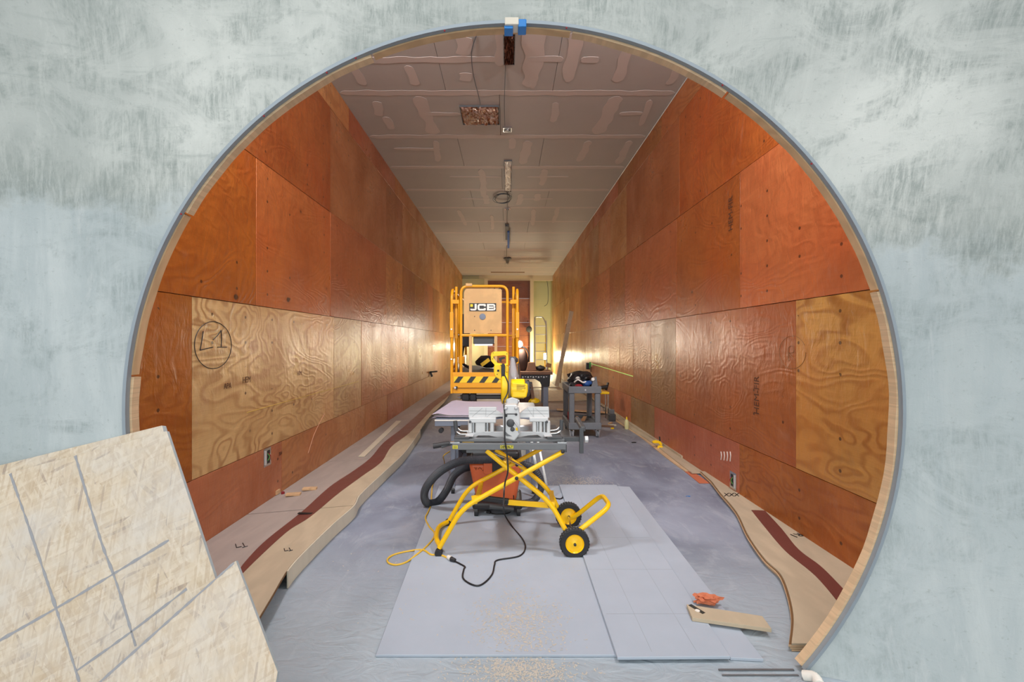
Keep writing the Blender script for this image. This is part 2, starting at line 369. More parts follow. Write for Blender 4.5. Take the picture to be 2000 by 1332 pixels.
M = dict(
    ply=mat_plywood(), shell=mat_shell(), floor=mat_floor(), osb=mat_osb(),
    backing=plain('framing_shadow_board', (.05, .03, .02), .9),
    floorply=mat_board('dusty_birch_plywood', srgb(170, 158, 150), .06), floorply2=mat_board('sanded_birch_plywood', srgb(190, 174, 148), .08),
    mdf=mat_board('dusty_hardboard', srgb(170, 180, 192), .04, .7, (1, 1, 1), 9), pine=mat_board('sawn_pine', srgb(208, 172, 130), .12, .7, (1, 1, .3), 60),
    plyedge=mat_board('plywood_edge', srgb(216, 184, 146), .12, .7, (.3, .3, 12), 30), fascia=mat_board('pale_veneer_fascia', srgb(214, 206, 184), .04, .5, (1, 1, .3)),
    darkply=plain('dark_glue_layer', srgb(120, 86, 52), .8),
    maroon=plain('maroon_membrane', srgb(112, 62, 56), .42, var=.18, scale=6), gyp=mat_drywall('gypsum_board', srgb(168, 162, 156)),
    mud=mat_drywall('joint_compound', srgb(186, 174, 166), .6), gypcream=mat_drywall('cream_gypsum_board', srgb(214, 200, 166)), gypgreen=mat_drywall('green_gypsum_board', srgb(190, 188, 148)),
    foil=mat_foil('mylar_foil', (.50, .38, .30), .08), foil2=mat_foil('bright_foil', (.92, .90, .87), .38), foild=mat_foil('dark_brown_foil', (.20, .10, .07), .3),
    lift=plain('lift_yellow_paint', srgb(228, 158, 18), .38, var=.1, scale=5), liftp=mat_board('scuffed_ply_gate_panel', srgb(206, 166, 110), .08, .5),
    saw=plain('tool_yellow_plastic', srgb(250, 204, 18), .36, var=.05), tube=plain('yellow_powder_coat', srgb(252, 198, 14), .33, var=.05),
    alu=plain('cast_aluminium', (.50, .51, .52), .42, .55, var=.12, scale=25, bump=.1), white=plain('machined_fence_metal', (.60, .61, .61), .4, .35, var=.05),
    steel=plain('bright_steel', (.70, .70, .70), .22, 1.0), grey=plain('grey_rail_enamel', srgb(112, 114, 116), .4, .3), bgrey=plain('blue_grey_enamel', srgb(120, 128, 142), .45, .2),
    cart=plain('grey_structural_plastic', srgb(112, 116, 120), .55, var=.18, scale=18, bump=.12), black=plain('black_plastic', (.018, .018, .02), .45, var=.3),
    rubber=plain('black_rubber', (.022, .022, .024), .75, var=.3), dark=plain('dark_grey_plastic', (.06, .065, .07), .5), cord=plain('black_cord', (.015, .015, .017), .4),
    ycord=plain('yellow_cord', srgb(226, 182, 60), .45), orange=plain('orange_plastic', srgb(214, 104, 58), .42, var=.08), hose=plain('grey_black_hose', (.045, .05, .06), .5),
    paper=plain('plan_paper', srgb(186, 180, 196), .8, var=.04, scale=4), navy=plain('navy_cover', srgb(44, 46, 70), .7), ink=plain('black_marker_ink', (.012, .01, .012), .6),
    stamp=plain('faded_stamp_ink', srgb(84, 48, 30), .7, var=.5, scale=70), edge=plain('dusty_board_edge', srgb(176, 188, 192), .85, var=.2, scale=20),
    decal=plain('charcoal_decal', srgb(52, 54, 50), .5), decalw=plain('white_decal', srgb(236, 232, 222), .5), tapey=plain('hazard_yellow', srgb(240, 205, 40), .5), lab=plain('yellow_label', srgb(222, 212, 60), .5),
    brown=plain('brown_bench_top', srgb(118, 84, 62), .6, var=.15), leather=plain('dark_brown_cloth', srgb(62, 40, 32), .8, bump=.2), red=plain('red_cloth', srgb(150, 30, 40), .7), blue=plain('blue_cloth', srgb(40, 84, 150), .7),
    clampb=plain('bright_blue_plastic', srgb(30, 130, 210), .4), cream=plain('cream_block', srgb(232, 222, 206), .7), trim=plain('galvanised_trim', srgb(150, 160, 168), .45, .3, var=.06),
    dust=plain('sawdust', srgb(196, 188, 174), .95), chalk=plain('chalk_smear', srgb(200, 150, 120), .9), spray=plain('grey_mortar_line', srgb(158, 158, 162), .9, var=.15, scale=60),
    string=plain('yellow_string', srgb(210, 180, 80), .7), laser=emit('green_laser_line', (.45, 1.0, .25), .55), lamp=emit('lamp_glass', (1, .93, .8), 60), nlamp=emit('tube_lamp_glass', (1, .86, .5), 45),
    redplug=plain('dark_red_cap', srgb(130, 20, 30), .5), rough=plain('red_cedar_chunk', srgb(196, 112, 78), .8, bump=.4), glue=plain('glue_bottle', srgb(214, 206, 150), .4), green=plain('green_plastic', srgb(70, 150, 70), .4))

# ------------------------------------------------------------------ setting: tunnel
WL, WR, ZC, Y0, Y1 = -2.08, 2.09, 4.46, 2.0, 21.2
fl = MB().bb(-6, 6, -6, 24, -.2, 0).build('floor', M['floor'], kind='structure', org=(0, 0, 0))

CX, CZ, R0, YR = .028, 1.106, 1.648, 1.92
def shell():
    vs = []; fs = []; n = 128; rr = [R0]+[R0+.02]+[R0+.08+i*.14 for i in range(15)]
    def yf(r): return YR+(.004 if r < R0+.01 else 0)-(.55*max(0, r-2.15)**2)
    for r in rr:
        for k in range(n):
            a = 2*PI*k/n; wgt = min(1, max(0, math.cos(a)/.5)); wgt = wgt*wgt*(3-2*wgt); vs.append(Vector((CX+r*math.cos(a), yf(r)-.42*wgt*max(0, r-R0-.02), CZ+r*math.sin(a))))
    m = len(rr)
    for r in (rr[-1], R0+.06):
        for k in range(n):
            a = 2*PI*k/n; vs.append(Vector((CX+r*math.cos(a), 2.0, CZ+r*math.sin(a))))
    for i in range(m+1):
        for k in range(n): fs.append((i*n+k, i*n+(k+1) % n, (i+1)*n+(k+1) % n, (i+1)*n+k))
    for k in range(n): fs.append(((m+1)*n+k, (m+1)*n+(k+1) % n, (k+1) % n, k))
    me = bpy.data.meshes.new('w'); me.from_pydata(vs, [], fs)
    bm = bmesh.new(); bm.from_mesh(me)
    bmesh.ops.bisect_plane(bm, geom=bm.verts[:]+bm.edges[:]+bm.faces[:], plane_co=(0, 0, 0.0), plane_no=(0, 0, 1), clear_inner=True)
    bmesh.ops.recalc_face_normals(bm, faces=bm.faces); bm.to_mesh(me); bm.free()
    for p in me.polygons: p.use_smooth = True
    me.set_sharp_from_angle(angle=math.radians(35))
    me.materials.append(M['shell']); me.name = 'wall_front'
    o = bpy.data.objects.new('wall_front', me); COL.objects.link(o); ORG[o.name] = Vector((0, 0, 0)); return tag(o, kind='structure')
wall_front = shell()
def ring(r0, r1, ya, yb, name, mat, a0, a1, n=120, jit=0, seed=0, parent=wall_front):
    b = MB(); vs = []; fs = []; rnd = random.Random(seed)
    for k in range(n+1):
        a = a0+(a1-a0)*k/n; j = jit*noise.noise(Vector((a*9, seed, 0)))
        for (r, y) in ((r0+j, ya), (r1, ya), (r1, yb), (r0+j, yb)):
            vs.append(Vector((CX+r*math.cos(a), y, CZ+r*math.sin(a))))
    for k in range(n):
        for q in range(4): fs.append((k*4+q, k*4+(q+1) % 4, k*4+4+(q+1) % 4, k*4+4+q))
    fs += [(0, 1, 2, 3), (n*4, n*4+3, n*4+2, n*4+1)]
    b.add(vs, fs); return b.build(name, mat, parent)
aF = math.asin(-(CZ-.01)/R0)
ring(1.634, R0, 1.912, 1.935, 'metal_trim', M['trim'], aF, PI-aF)
segs = [aF, .32, .98, 1.42, 1.95, 2.6, 3.05, PI-aF]
for i in range(len(segs)-1):
    ring(1.624+(.004 if i % 2 else 0), 1.652, 1.934, 1.972, 'plywood_rib', M['pine'] if i % 2 else M['plyedge'], segs[i]+.003, segs[i+1]-.003, 30, .006, i)

def cw(c, fig): return (*srgb(*c), fig)
LC = [(176, 104, 52), (186, 118, 66), (172, 96, 50), (182, 108, 62), (190, 122, 74), (168, 90, 46), (184, 98, 62), (178, 110, 58)]
sheet_cache = {}
def sheet(parent, y0, y1, z0, z1, left, color, pro=0.0, name='plywood_sheet'):
    g = .0022; key = (round(y1-y0, 2), round(z1-z0, 2)); L = key[0]-2*g; Hh = key[1]-2*g; t = .015
    if key not in sheet_cache:
        b = 0.0015
        m = MB().box((0, 0, 0), (t, L, Hh)); me = bpy.data.meshes.new(name); me.from_pydata(m.v, [], m.f); me.update()
        bm = bmesh.new(); bm.from_mesh(me); bmesh.ops.recalc_face_normals(bm, faces=bm.faces)
        bmesh.ops.bevel(bm, geom=bm.edges[:], offset=b, segments=1, affect='EDGES'); bm.to_mesh(me); bm.free()
        me.materials.append(M['ply']); sheet_cache[key] = me
    o = bpy.data.objects.new(name, sheet_cache[key]); COL.objects.link(o)
    x = (WL-t/2+.009+pro) if left else (WR+t/2-.009-pro)
    o.location = (x, (y0+y1)/2, (z0+z1)/2); o.rotation_euler = (0, random.uniform(-.0008, .0008), random.uniform(-.0012, .0012)); o.color = color; o.parent = parent
    ORG[o.name] = Vector(o.location); return o
wall_left = MB().bb(WL-.12, WL-.006, Y0, Y1, 0, ZC+.05).build('wall_left', M['backing'], kind='structure', org=(0, 0, 0))
wall_right = MB().bb(WR+.006, WR+.12, Y0, Y1, 0, ZC+.05).build('wall_right', M['backing'], kind='structure', org=(0, 0, 0))
rows = [0, .49, 1.70, 2.92, 4.14, 4.46]
def joints(first, wide_until, tail=1.22):
    js = [Y0]+list(first); 
    while js[-1] < Y1-.05:
        js.append(min(Y1, js[-1]+(2.44 if js[-1] < wide_until else tail)))
    if js[-1]-js[-2] < .3: js.pop(-2)
    return js
near = {  # hand-matched stains for the sheets that show large: (side,row,index)
    ('L', 1, 0): cw((176, 98, 40), .55), ('L', 1, 1): cw((224, 174, 124), 1.0), ('L', 1, 2): cw((200, 150, 104), .9), ('L', 0, 0): cw((196, 116, 82), .25), ('L', 0, 1): cw((196, 124, 78), .6),
    ('L', 2, 0): cw((178, 92, 36), .35), ('L', 2, 1): cw((190, 100, 52), .2), ('L', 2, 2): cw((176, 92, 54), .25), ('L', 3, 0): cw((170, 86, 36), .4), ('L', 3, 1): cw((166, 84, 40), .3), ('L', 3, 2): cw((172, 100, 60), .3),
    ('R', 1, 0): cw((214, 146, 78), 1.0), ('R', 1, 1): cw((182, 98, 54), .25), ('R', 1, 2): cw((164, 106, 62), .3), ('R', 0, 0): cw((190, 106, 48), .7), ('R', 0, 1): cw((200, 106, 76), .15), ('R', 0, 2): cw((164, 112, 70), .3),
    ('R', 2, 0): cw((206, 110, 66), .35), ('R', 2, 1): cw((178, 92, 42), .4), ('R', 2, 2): cw((184, 96, 56), .3), ('R', 3, 0): cw((168, 86, 36), .4), ('R', 3, 1): cw((180, 88, 38), .35), ('R', 3, 2): cw((172, 94, 52), .3)}
JS = {'L': [joints([4.18], 6.5), joints([2.99, 5.43, 6.45], 0, 1.02), joints([3.75, 5.32], 6.0, 1.22), joints([2.88, 5.32], 7.0), joints([3.5], 30)],
      'R': [joints([4.08, 6.44], 0, 1.22), joints([3.28, 5.62, 6.6], 0, .92), joints([4.07, 5.60], 6.0, 1.22), joints([3.1, 5.5], 7.0), joints([3.7], 30)]}
for side in 'LR':
    for r in range(5):
        js = JS[side][r]
        for i in range(len(js)-1):
            c = near.get((side, r, i))
            if c is None:
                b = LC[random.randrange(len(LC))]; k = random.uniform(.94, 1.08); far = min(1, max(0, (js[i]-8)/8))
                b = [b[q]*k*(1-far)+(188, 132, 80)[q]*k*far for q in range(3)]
                c = cw(b, random.uniform(.3, .75))
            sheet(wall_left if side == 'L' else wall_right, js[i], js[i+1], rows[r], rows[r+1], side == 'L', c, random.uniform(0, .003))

# ceiling: gypsum boards with taped joints
ceil = MB().bb(WL-.1, WR+.1, Y0, Y1+2.5, ZC+.03, ZC+.12).build('ceiling', M['backing'], kind='structure', org=(0, 0, 0))
yb = 5.60-1.2*3
bys = [Y0, 3.20, 4.40]
while bys[-1] < Y1+2.2: bys.append(bys[-1]+1.19)
for i in range(len(bys)-1):
    y0, y1 = bys[i], bys[i+1]; xs = [WL-.02, -.75+(.5 if i % 2 else 0), .85-(.3 if i % 3 else 0), WR+.02] if i % 2 == 0 else [WL-.02, -.1, WR+.02]
    for j in range(len(xs)-1):
        MB().bb(xs[j]+.002, xs[j+1]-.002, y0+.002, y1-.002, ZC, ZC+.03).build('gypsum_board', M['gyp'], ceil, bevel=.002, seg=1)
def smear(pts, w, name='joint_compound', mat=None, th=.0025, seed=0):
    th = .0022+.00006*seed
    """wobbly flat band under the ceiling"""
    L = []; R = []; pts = cat(pts, 10)
    for i, p in enumerate(pts):
        t = (pts[min(i+1, len(pts)-1)]-pts[max(i-1, 0)]).normalized(); q = Vector((-t.y, t.x, 0))
        e = min(i, len(pts)-1-i)/3; taper = min(1, .25+e) if len(pts) < 400 else 1
        w1 = w*taper*(1+.5*noise.noise(Vector((p.x*5, p.y*5, seed)))); w2 = w*taper*(1+.5*noise.noise(Vector((p.x*5, p.y*5, seed+9))))
        L.append(p+q*w1+Vector((0, 0, -.0))); R.append(p-q*w2)
    return MB().ribbon(L, R, th).build(name, mat or M['mud'], ceil)
k = 0
for i, y in enumerate(bys[2:-1]):
    smear([(WL+.03+j*.41, y, ZC-.0004) for j in range(11)], .055, seed=i)
def C(px, py): Y = F*(ZC-H)/(VY-py); return Vector(((px-VX)*Y/F, Y, ZC-.0008))
for (x0, a, x1, b, w) in [(815, 188, 848, 262, .09), (1205, 188, 1165, 262, .09), (1035, 56, 1035, 170, .08), (1060, 60, 1040, 172, .05), (1125, 62, 1108, 160, .07), (1225, 95, 1205, 160, .06), (1325, 130, 1305, 165, .05),
                          (700, 100, 690, 106, .05), (905, 72, 905, 108, .08), (685, 128, 712, 166, .05), (795, 128, 812, 166, .05), (908, 142, 906, 158, .06), (735, 198, 740, 226, .06), (752, 228, 764, 252, .05), (830, 222, 900, 223, .04),
                          (1085, 200, 1080, 238, .05), (1210, 222, 1255, 221, .04), (1270, 195, 1250, 245, .04), (700, 118, 980, 115, .05), (1030, 115, 1100, 115, .05), (1135, 116, 1170, 116, .05), (1150, 275, 1130, 315, .06), (1230, 275, 1205, 320, .06),
                          (1030, 275, 1020, 320, .07), (850, 275, 855, 315, .05), (770, 290, 860, 292, .04), (1063, 330, 1058, 362, .06), (940, 330, 945, 385, .06), (1018, 378, 1012, 400, .06), (948, 380, 950, 398, .06), (1050, 378, 1048, 392, .06),
                          (895, 410, 910, 440, .05), (1090, 405, 1080, 435, .05), (975, 60, 975, 128, .05), (1042, 408, 1040, 440, .05), (960, 420, 962, 448, .04), (1000, 270, 998, 290, .05), (878, 345, 980, 345, .03), (1030, 345, 1110, 345, .03), (900, 388, 960, 388, .03), (1010, 388, 1080, 388, .03)]:
    k += 1; smear([C(x0, a), C((x0+x1)/2, (a+b)/2)+Vector((.01, 0, 0)), C(x1, b)], w, 'compound_patch', seed=k)
MB().tube([(WR-.015, Y0, ZC-.01), (WR-.015, Y1, ZC-.01)], .006, 6).build('trim_1', M['white'], kind='structure')

# end wall: framed plywood panel, cream drywall, bright niche at the right
YE = 20.9
wall_back = MB().bb(WL-.05, -.95-.35, YE+.1, YE+.2, 0, ZC).build('wall_back', M['gypgreen'], kind='structure', org=(0, 0, 0))
MB().bb(-1.3, WR, YE+.02, YE+.1, 4.22, ZC).build('header_board', M['gypcream'], wall_back)
MB().bb(WL, -1.06, YE-.03, YE+.1, 0, .001+4.3).build('side_board', M['gypgreen'], wall_back)
MB().bb(-1.06, -.90, YE-.08, YE+.1, 0, 4.30).build('post', M['gypcream'], wall_back)
MB().bb(1.04, 1.20, YE-.08, YE+.1, 0, 4.30).build('post', M['gypcream'], wall_back)
for (z0, z1, c) in ((0, 1.2, (160, 96, 60)), (1.2, 2.3, (168, 100, 64)), (2.3, 3.4, (174, 104, 62)), (3.4, 4.22, (128, 70, 34))):
    MB().bb(-.90, 1.04, YE, YE+.02, z0+.004, z1-.004).build('plywood_sheet', M['ply'], wall_back, color=cw(c, .5))
wall_niche = MB().bb(1.04, WR+.12, 22.0, 22.1, 0, ZC).build('wall_niche', M['gypgreen'], kind='structure', org=(0, 0, 0))
MB().bb(WR, WR+.12, Y1-.3, 22.0, 0, ZC).build('wall_niche_right', M['gypgreen'], kind='structure', org=(0, 0, 0))
MB().bb(1.04, 1.12, YE+.1, 22.0, 0, ZC).build('wall_niche_left', M['gypcream'], kind='structure', org=(0, 0, 0))

# ------------------------------------------------------------------ writing on the walls
def stroke(pts, r, name, mat, parent, n=5): return MB().tube(cat(pts, 5) if len(pts) > 2 else pts, r, n).build(name, mat, parent)
XL = WL+.0135; XR = WR-.0135
def LW(px, py): Y = -F*XL/(VX-px); Y = abs(Y); return Vector((XL, Y, H-(py-VY)*Y/F))
def RW(px, py): Y = F*XR/(px-VX); return Vector((XR, Y, H-(py-VY)*Y/F))
cpt = []
for i in range(17):
    a = 2*PI*i/16*1.02-1.2; cpt.append(LW(416+36*math.cos(a), 674+46*math.sin(a)))
stroke(cpt, .0026, 'marker_circle', M['ink'], wall_left)
stroke([LW(397, 647), LW(394, 668), LW(391, 684)], .0030, 'marker_letter', M['ink'], wall_left); stroke([LW(391, 684), LW(403, 681), LW(416, 678)], .0030, 'marker_letter', M['ink'], wall_left)
stroke([LW(416, 664), LW(425, 655), LW(432, 645), ], .0030, 'marker_letter', M['ink'], wall_left); stroke([LW(432, 645), LW(433, 662), LW(432, 677)], .0030, 'marker_letter', M['ink'], wall_left); stroke([LW(425, 678), LW(435, 678), LW(443, 678)], .0030, 'marker_letter', M['ink'], wall_left)
LROT = Matrix.Rotation(PI/2, 3, 'Z') @ FRONT; RROT = Matrix.Rotation(-PI/2, 3, 'Z') @ FRONT
def wtext(s, px, py, size, left=True, up=False):
    p = (LW if left else RW)(px, py); rot = LROT if left else RROT
    if up: rot = rot @ Matrix.Rotation(PI/2, 3, 'Z')
    text(s, size, p, rot, M['stamp'], wall_left if left else wall_right, 'grade_stamp', ext=.0004, sx=.8)
wtext('HEM', 482, 742, .07); wtext('APA', 445, 754, .06); wtext('HEM', 585, 729, .06); wtext('HEM-FIR', 1478, 772, .11, False, True); wtext('HEM-FIR', 1427, 417, .11, False, True)
wtext('304', 548, 886, .05)
stroke([LW(482, 806), LW(560, 784), LW(700, 745)], .0022, 'yellow_string_line', M['string'], wall_left)
rc = [RW(1548+26*math.cos(2*PI*i/14), 688+32*math.sin(2*PI*i/14)) for i in range(14)]
stroke(rc, .0012, 'pencil_circle', M['darkply'], wall_right); stroke([RW(1541, 705), RW(1540, 680), RW(1549, 676), RW(1550, 688), RW(1541, 690), RW(1553, 704)], .0014, 'pencil_letter', M['darkply'], wall_right)
for i in range(4):
    x = 1408+i*6; stroke([RW(x, 882), RW(x+1, 890), RW(x, 898+i)], .004, 'white_paint_mark', M['decalw'], wall_right)
stroke([LW(634, 808), LW(615, 845), LW(602, 885)], .003, 'chalk_scratch', M['chalk'], wall_left)
stroke([RW(1150, 709), RW(1200, 724), RW(1236, 735)], .004, 'laser_line', M['laser'], wall_right)

# outlet boxes
def outlet(name, c, side, label):
    t = thing(name, c, label, 'outlet box'); s = 1 if side == 'L' else -1; x, y, z = c
    MB().bb(x, x+s*.004, y-.058, y+.058, z-.078, z+.078).build('mud_ring', M['steel'], t, bevel=.001)
    MB().bb(x+s*.004, x+s*.007, y-.035, y+.035, z-.055, z+.055).build('box_interior', M['black'], t)
    MB().bb(x+s*.004, x+s*.016, y-.052, y-.030, z-.06, z+.06).build('wire_bundle', M['white'], t, bevel=.003)
    for q, m in ((.01, 'red'), (-.006, 'green')):
        MB().tube(cat([(x+s*.008, y+q, z+.03), (x+s*.02, y+q+.01, z), (x+s*.008, y+q, z-.03)], 4), .004, 6).build('wire', M[m], t)
outlet('outlet_box', (XL-.003, 3.92, .41), 'L', 'open metal outlet box with wires low on the left plywood wall')
outlet('outlet_box', (XR+.003, 4.19, .125), 'R', 'open metal outlet box near the floor on the right plywood wall')

# ------------------------------------------------------------------ floor boards
def flat(name, pts, z0, z1, mat, label, cat_, group=None, **kw):
    return MB().prism([Vector((p[0], p[1], z0)) for p in pts], (0, 0, z1-z0)).build(name, mat, None, label, cat_, group, bevel=.0015, seg=1, **kw)
flat('hardboard_sheet', [(-.585, 2.02), (.52, 2.02), (.56, 4.40), (-.66, 4.40)], .001, .012, M['mdf'], 'large dusty grey board on the floor under the saw stand', 'board')
flat('hardboard_sheet', [(.48, 1.985), (.975, 1.99), (1.05, 4.38), (.50, 4.39)], .013, .026, M['mdf'], 'lilac grey board on the floor with faint pencil grid, right of the larger one', 'board')
flat('hardboard_sheet', [(.98, 2.0), (1.12, 1.99), (1.17, 4.36), (1.058, 4.38)], .001, .014, M['mdf'], 'narrow grey board strip along the right edge of the floor boards', 'board')
pen = plain('pencil_line', srgb(152, 158, 166), .8)
for o in [x for x in COL.objects if x.name == 'hardboard_sheet.001']:
    for k in range(2): MB().bb(.64+k*.2, .6415+k*.2, 2.02, 4.3, .0258, .0264).build('pencil_line', pen, o)
    for k in range(3): MB().bb(.50, 1.0, 2.3+k*.45, 2.302+k*.45, .0258, .0264).build('pencil_line', pen, o)
# plank and chunk lying on the boards
pl = [G(1341, 1180, .045), G(1489, 1203, .045), G(1507, 1228, .045), G(1352, 1206, .045)]
MB().prism([Vector((p.x, p.y, .027)) for p in pl], (0, 0, .018)).build('plywood_offcut', M['floorply2'], None, 'plywood plank offcut lying askew over the floor boards', 'offcut', bevel=.001)
tp = bpy.data.objects['plywood_offcut']
a = G(1362, 1188, .046); MB().box((a.x-.005, a.y-.005, .0456), (.022, .085, .001), .5).build('ink_band', M['decal'], tp)
MB().lathe([(.012, 0), (.012, .0015)], (a.x-.008, a.y-.02, .0455), n=14).build('white_dot', M['decalw'], tp)
c = G(1383, 1182, .03); MB().blob((c.x, c.y+.02, .052), (.062, .026, .022), .5, 4, 3, 11).build('cedar_chunk', M['rough'], None, 'splintered reddish wood chunk beside the plank offcut', 'wood chunk')

# left curved platform
EP = [(505, 1207), (530, 1165), (563, 1110), (600, 1070), (650, 1022), (690, 987), (700, 968), (745, 925), (790, 882), (840, 812), (870, 782), (885, 760)]
E = [G(a, b, .10) for a, b in EP]; E = [Vector((E[0].x+.03, 1.99, .10))]+E+[Vector((-1.56, 20.8, .10))]
Ed = []
for i in range(len(E)-1):
    n = max(2, int((E[i+1].y-E[i].y)/.12)); Ed += [(i, k/n) for k in range(n)]
def ex(y):
    for i in range(len(E)-1):
        if E[i].y <= y <= E[i+1].y+1e-6:
            a = E[max(i-1, 0)]; b = E[i]; c = E[i+1]; d = E[min(i+2, len(E)-1)]; t = (y-b.y)/max(1e-6, c.y-b.y)
            m0 = (c.x-a.x)/max(.05, c.y-a.y)*(c.y-b.y); m1 = (d.x-b.x)/max(.05, d.y-b.y)*(c.y-b.y)
            return (2*t**3-3*t*t+1)*b.x+(t**3-2*t*t+t)*m0+(-2*t**3+3*t*t)*c.x+(t**3-t*t)*m1
    return E[-1].x
ZW = .03
def pz(x, y): e = ex(y); t = (x-WL)/(e-WL); return ZW+(.10-ZW)*t
def PG(px, py, up=0):
    z = .06
    for _ in range(8): p = G(px, py, z); z = pz(p.x, max(2, p.y))
    return Vector((p.x, p.y, z+up))
plat = thing('plywood_platform', (-1.65, 2.0, 0), 'long low curved plywood platform along the base of the left wall', 'platform')
Lp = [(462, 1122), (479, 1097), (520, 1055), (589, 1000), (645, 950), (690, 920), (724, 894), (750, 864), (784, 838), (818, 808), (840, 789), (878, 763)]
Rp = [(462, 1140), (476, 1118), (559, 1040), (605, 1010), (662, 963), (707, 930), (745, 902), (765, 872), (800, 845), (832, 812), (851, 793), (882, 768)]
Lq = cat([PG(*p, .0015) for p in Lp], 6); Rq = cat([PG(*p, .0015) for p in Rp], 6)
Lq = [Vector((Lq[0].x, 2.1, Lq[0].z))]+Lq; Rq = [Vector((Rq[0].x+.02, 2.1, Rq[0].z))]+Rq
def sxm(y):
    pts = [(a+b)/2 for a, b in zip(Lq, Rq)]
    if y <= pts[0].y: return pts[0].x
    for a, b in zip(pts, pts[1:]):
        if a.y <= y <= b.y: return a.x+(b.x-a.x)*(y-a.y)/max(1e-6, b.y-a.y)
    return pts[-1].x
cuts = [2.0, 3.62, 5.2, 7.9, 10.4, 13.1, 16.0, 20.8]
for i in range(len(cuts)-1):
    y0, y1 = cuts[i]+.006, cuts[i+1]-.006; n = max(6, int((y1-y0)/.08)); ys = [y0+(y1-y0)*k/n for k in range(n+1)]
    mid = [Vector((sxm(y), y, pz(sxm(y), y))) for y in ys]
    MB().ribbon([(WL+.012, y, ZW) for y in ys], mid, .018).build('platform_sheet', M['floorply'], plat)
    MB().ribbon(mid, [(ex(y), y, .10) for y in ys], .018).build('platform_sheet', M['floorply2'], plat)
for i in range(3):   # plies visible at the near curved edge
    ys = [2.02+k*.05 for k in range(13)]
    MB().ribbon([(ex(y)-.03, y, .099-.0055*i-.002) for y in ys], [(ex(y)+.0015, y, .099-.0055*i-.002) for y in ys], .0022).build('dark_ply', M['darkply'], plat)
for y in (2.1, 3.4, 5.0, 7.5, 10, 13, 17): MB().bb(WL+.05, ex(y)-.10, y, y+.04, .001, .012).build('batten', M['pine'], plat)
ys = [2.58+k*.07 for k in range(60)]
MB().add([v for y in ys for v in ((ex(y)+.004, y, .003), (ex(y)+.004, y, .102), (ex(y)+.012, y, .102), (ex(y)+.012, y, .003))],
         [f for k in range(len(ys)-1) for f in [(k*4+q, k*4+(q+1) % 4, k*4+4+(q+1) % 4, k*4+4+q) for q in range(4)]]+[(0, 1, 2, 3), tuple(4*(len(ys)-1)+q for q in (3, 2, 1, 0))]).build('fascia_strip', M['fascia'], plat, smooth=False)
MB().ribbon(Lq, Rq, .003).build('maroon_strip', M['maroon'], plat, label='maroon strip winding along the platform')
for (x, y, s) in ((470, 1066, 1.0), (562, 1074, .7)):
    def q(dx, dy): return PG(x+dx*s, y+dy*s, .002)
    stroke([q(-8, 4), q(-10, -3)], .0025, 'marker_letter', M['ink'], plat); stroke([q(-8, 4), q(2, 2)], .0025, 'marker_letter', M['ink'], plat)
    stroke([q(4, -5), q(8, 2)], .0025, 'marker_letter', M['ink'], plat); stroke([q(3, 4), q(14, 1)], .0025, 'marker_letter', M['ink'], plat)
w = [PG(700, 893, .003), PG(712, 893, .003), PG(784, 823, .003), PG(774, 823, .003)]
MB().prism(w, (0, 0, .008)).build('batten_strip', M['fascia'], None, 'thin pale wooden strip lying on the left platform beside the maroon strip', 'batten')
for (x, y, lab) in ((605, 957, 'small pine block lying on the left platform, nearer the far wall end'), (573, 968, 'small pine block lying on the left platform, nearest the entrance')):
    p = PG(x, y, .002); MB().box((p.x, p.y, p.z+.011), (.12, .05, .018), .15).build('pine_block', M['pine'], None, lab, 'wood block', bevel=.001)
p = PG(546, 965, 0); MB().box((p.x-.02, p.y, p.z+.02), (.025, .06, .035)).build('pine_block', M['pine'], None, 'upright pine scrap against the left wall beside a dark red cap', 'wood block')
MB().lathe([(.014, 0), (.016, .012), (.010, .022)], (p.x+.03, p.y, p.z+.002), n=12).build('bottle_stopper', M['redplug'], None, 'small dark red cap on the platform against the left wall', 'cap', smooth=True)
p = PG(596, 1004, 0); MB().box((p.x, p.y, p.z+.006), (.11, .025, .006), -.1).build('black_shim', M['black'], None, 'small black shim lying across the maroon strip', 'shim')

# right layered templates
RE = [(1546, 1257), (1550, 1205), (1540, 1156), (1524, 1120), (1494, 1091), (1462, 1046), (1439, 1000), (1407, 962)]
zt = .037
Re = cat([G(a, b, zt) for a, b in RE], 8)
temp = thing('plywood_template', (1.7, 2.1, 0), 'stack of curved plywood templates on the floor along the right wall', 'template')
tips = [(1.86, 4.5), (1.95, 4.75)]
full = Re+[Vector((2.0, 4.45, zt)), Vector((2.04, 4.8, zt))]
for i in range(4):
    o = .006*((i*7) % 3); z = .0095*(i+1)
    Lr = [Vector((v.x-o, v.y+o*.2, z)) for v in full]; Rr = [Vector((XR+.008, v.y, z)) for v in full]
    MB().ribbon(Lr, Rr, .0078).build('template_layer', M['floorply2'] if i == 3 else M['plyedge'], temp)
    if i < 3: MB().ribbon([v+Vector((.004, .004, .0016)) for v in Lr], [v+Vector((0, .004, .0016)) for v in Rr], .0015).build('glue_line', M['darkply'], temp)
Lm = [(1467, 996), (1491, 1026), (1533, 1075), (1592, 1124), (1645, 1187), (1670, 1230)]
Rm = [(1494, 997), (1527, 1033), (1559, 1072), (1601, 1104), (1631, 1133), (1675, 1180), ]
Lm = cat([G(a, b, zt+.0025) for a, b in Lm], 6); Rm = cat([G(a, b, zt+.0025) for a, b in Rm], 6)
MB().ribbon(Lm, Rm, .002).build('maroon_strip', M['maroon'], temp, label='maroon strip on the template')
def rq(x, y): return G(x, y, zt+.003)
p = rq(1555, 1045); text('R1', .075, (p.x, p.y, zt+.0035), Matrix.Rotation(math.radians(200), 3, 'Z'), M['ink'], temp, 'marker_letter', ext=.0004, sx=1.2)
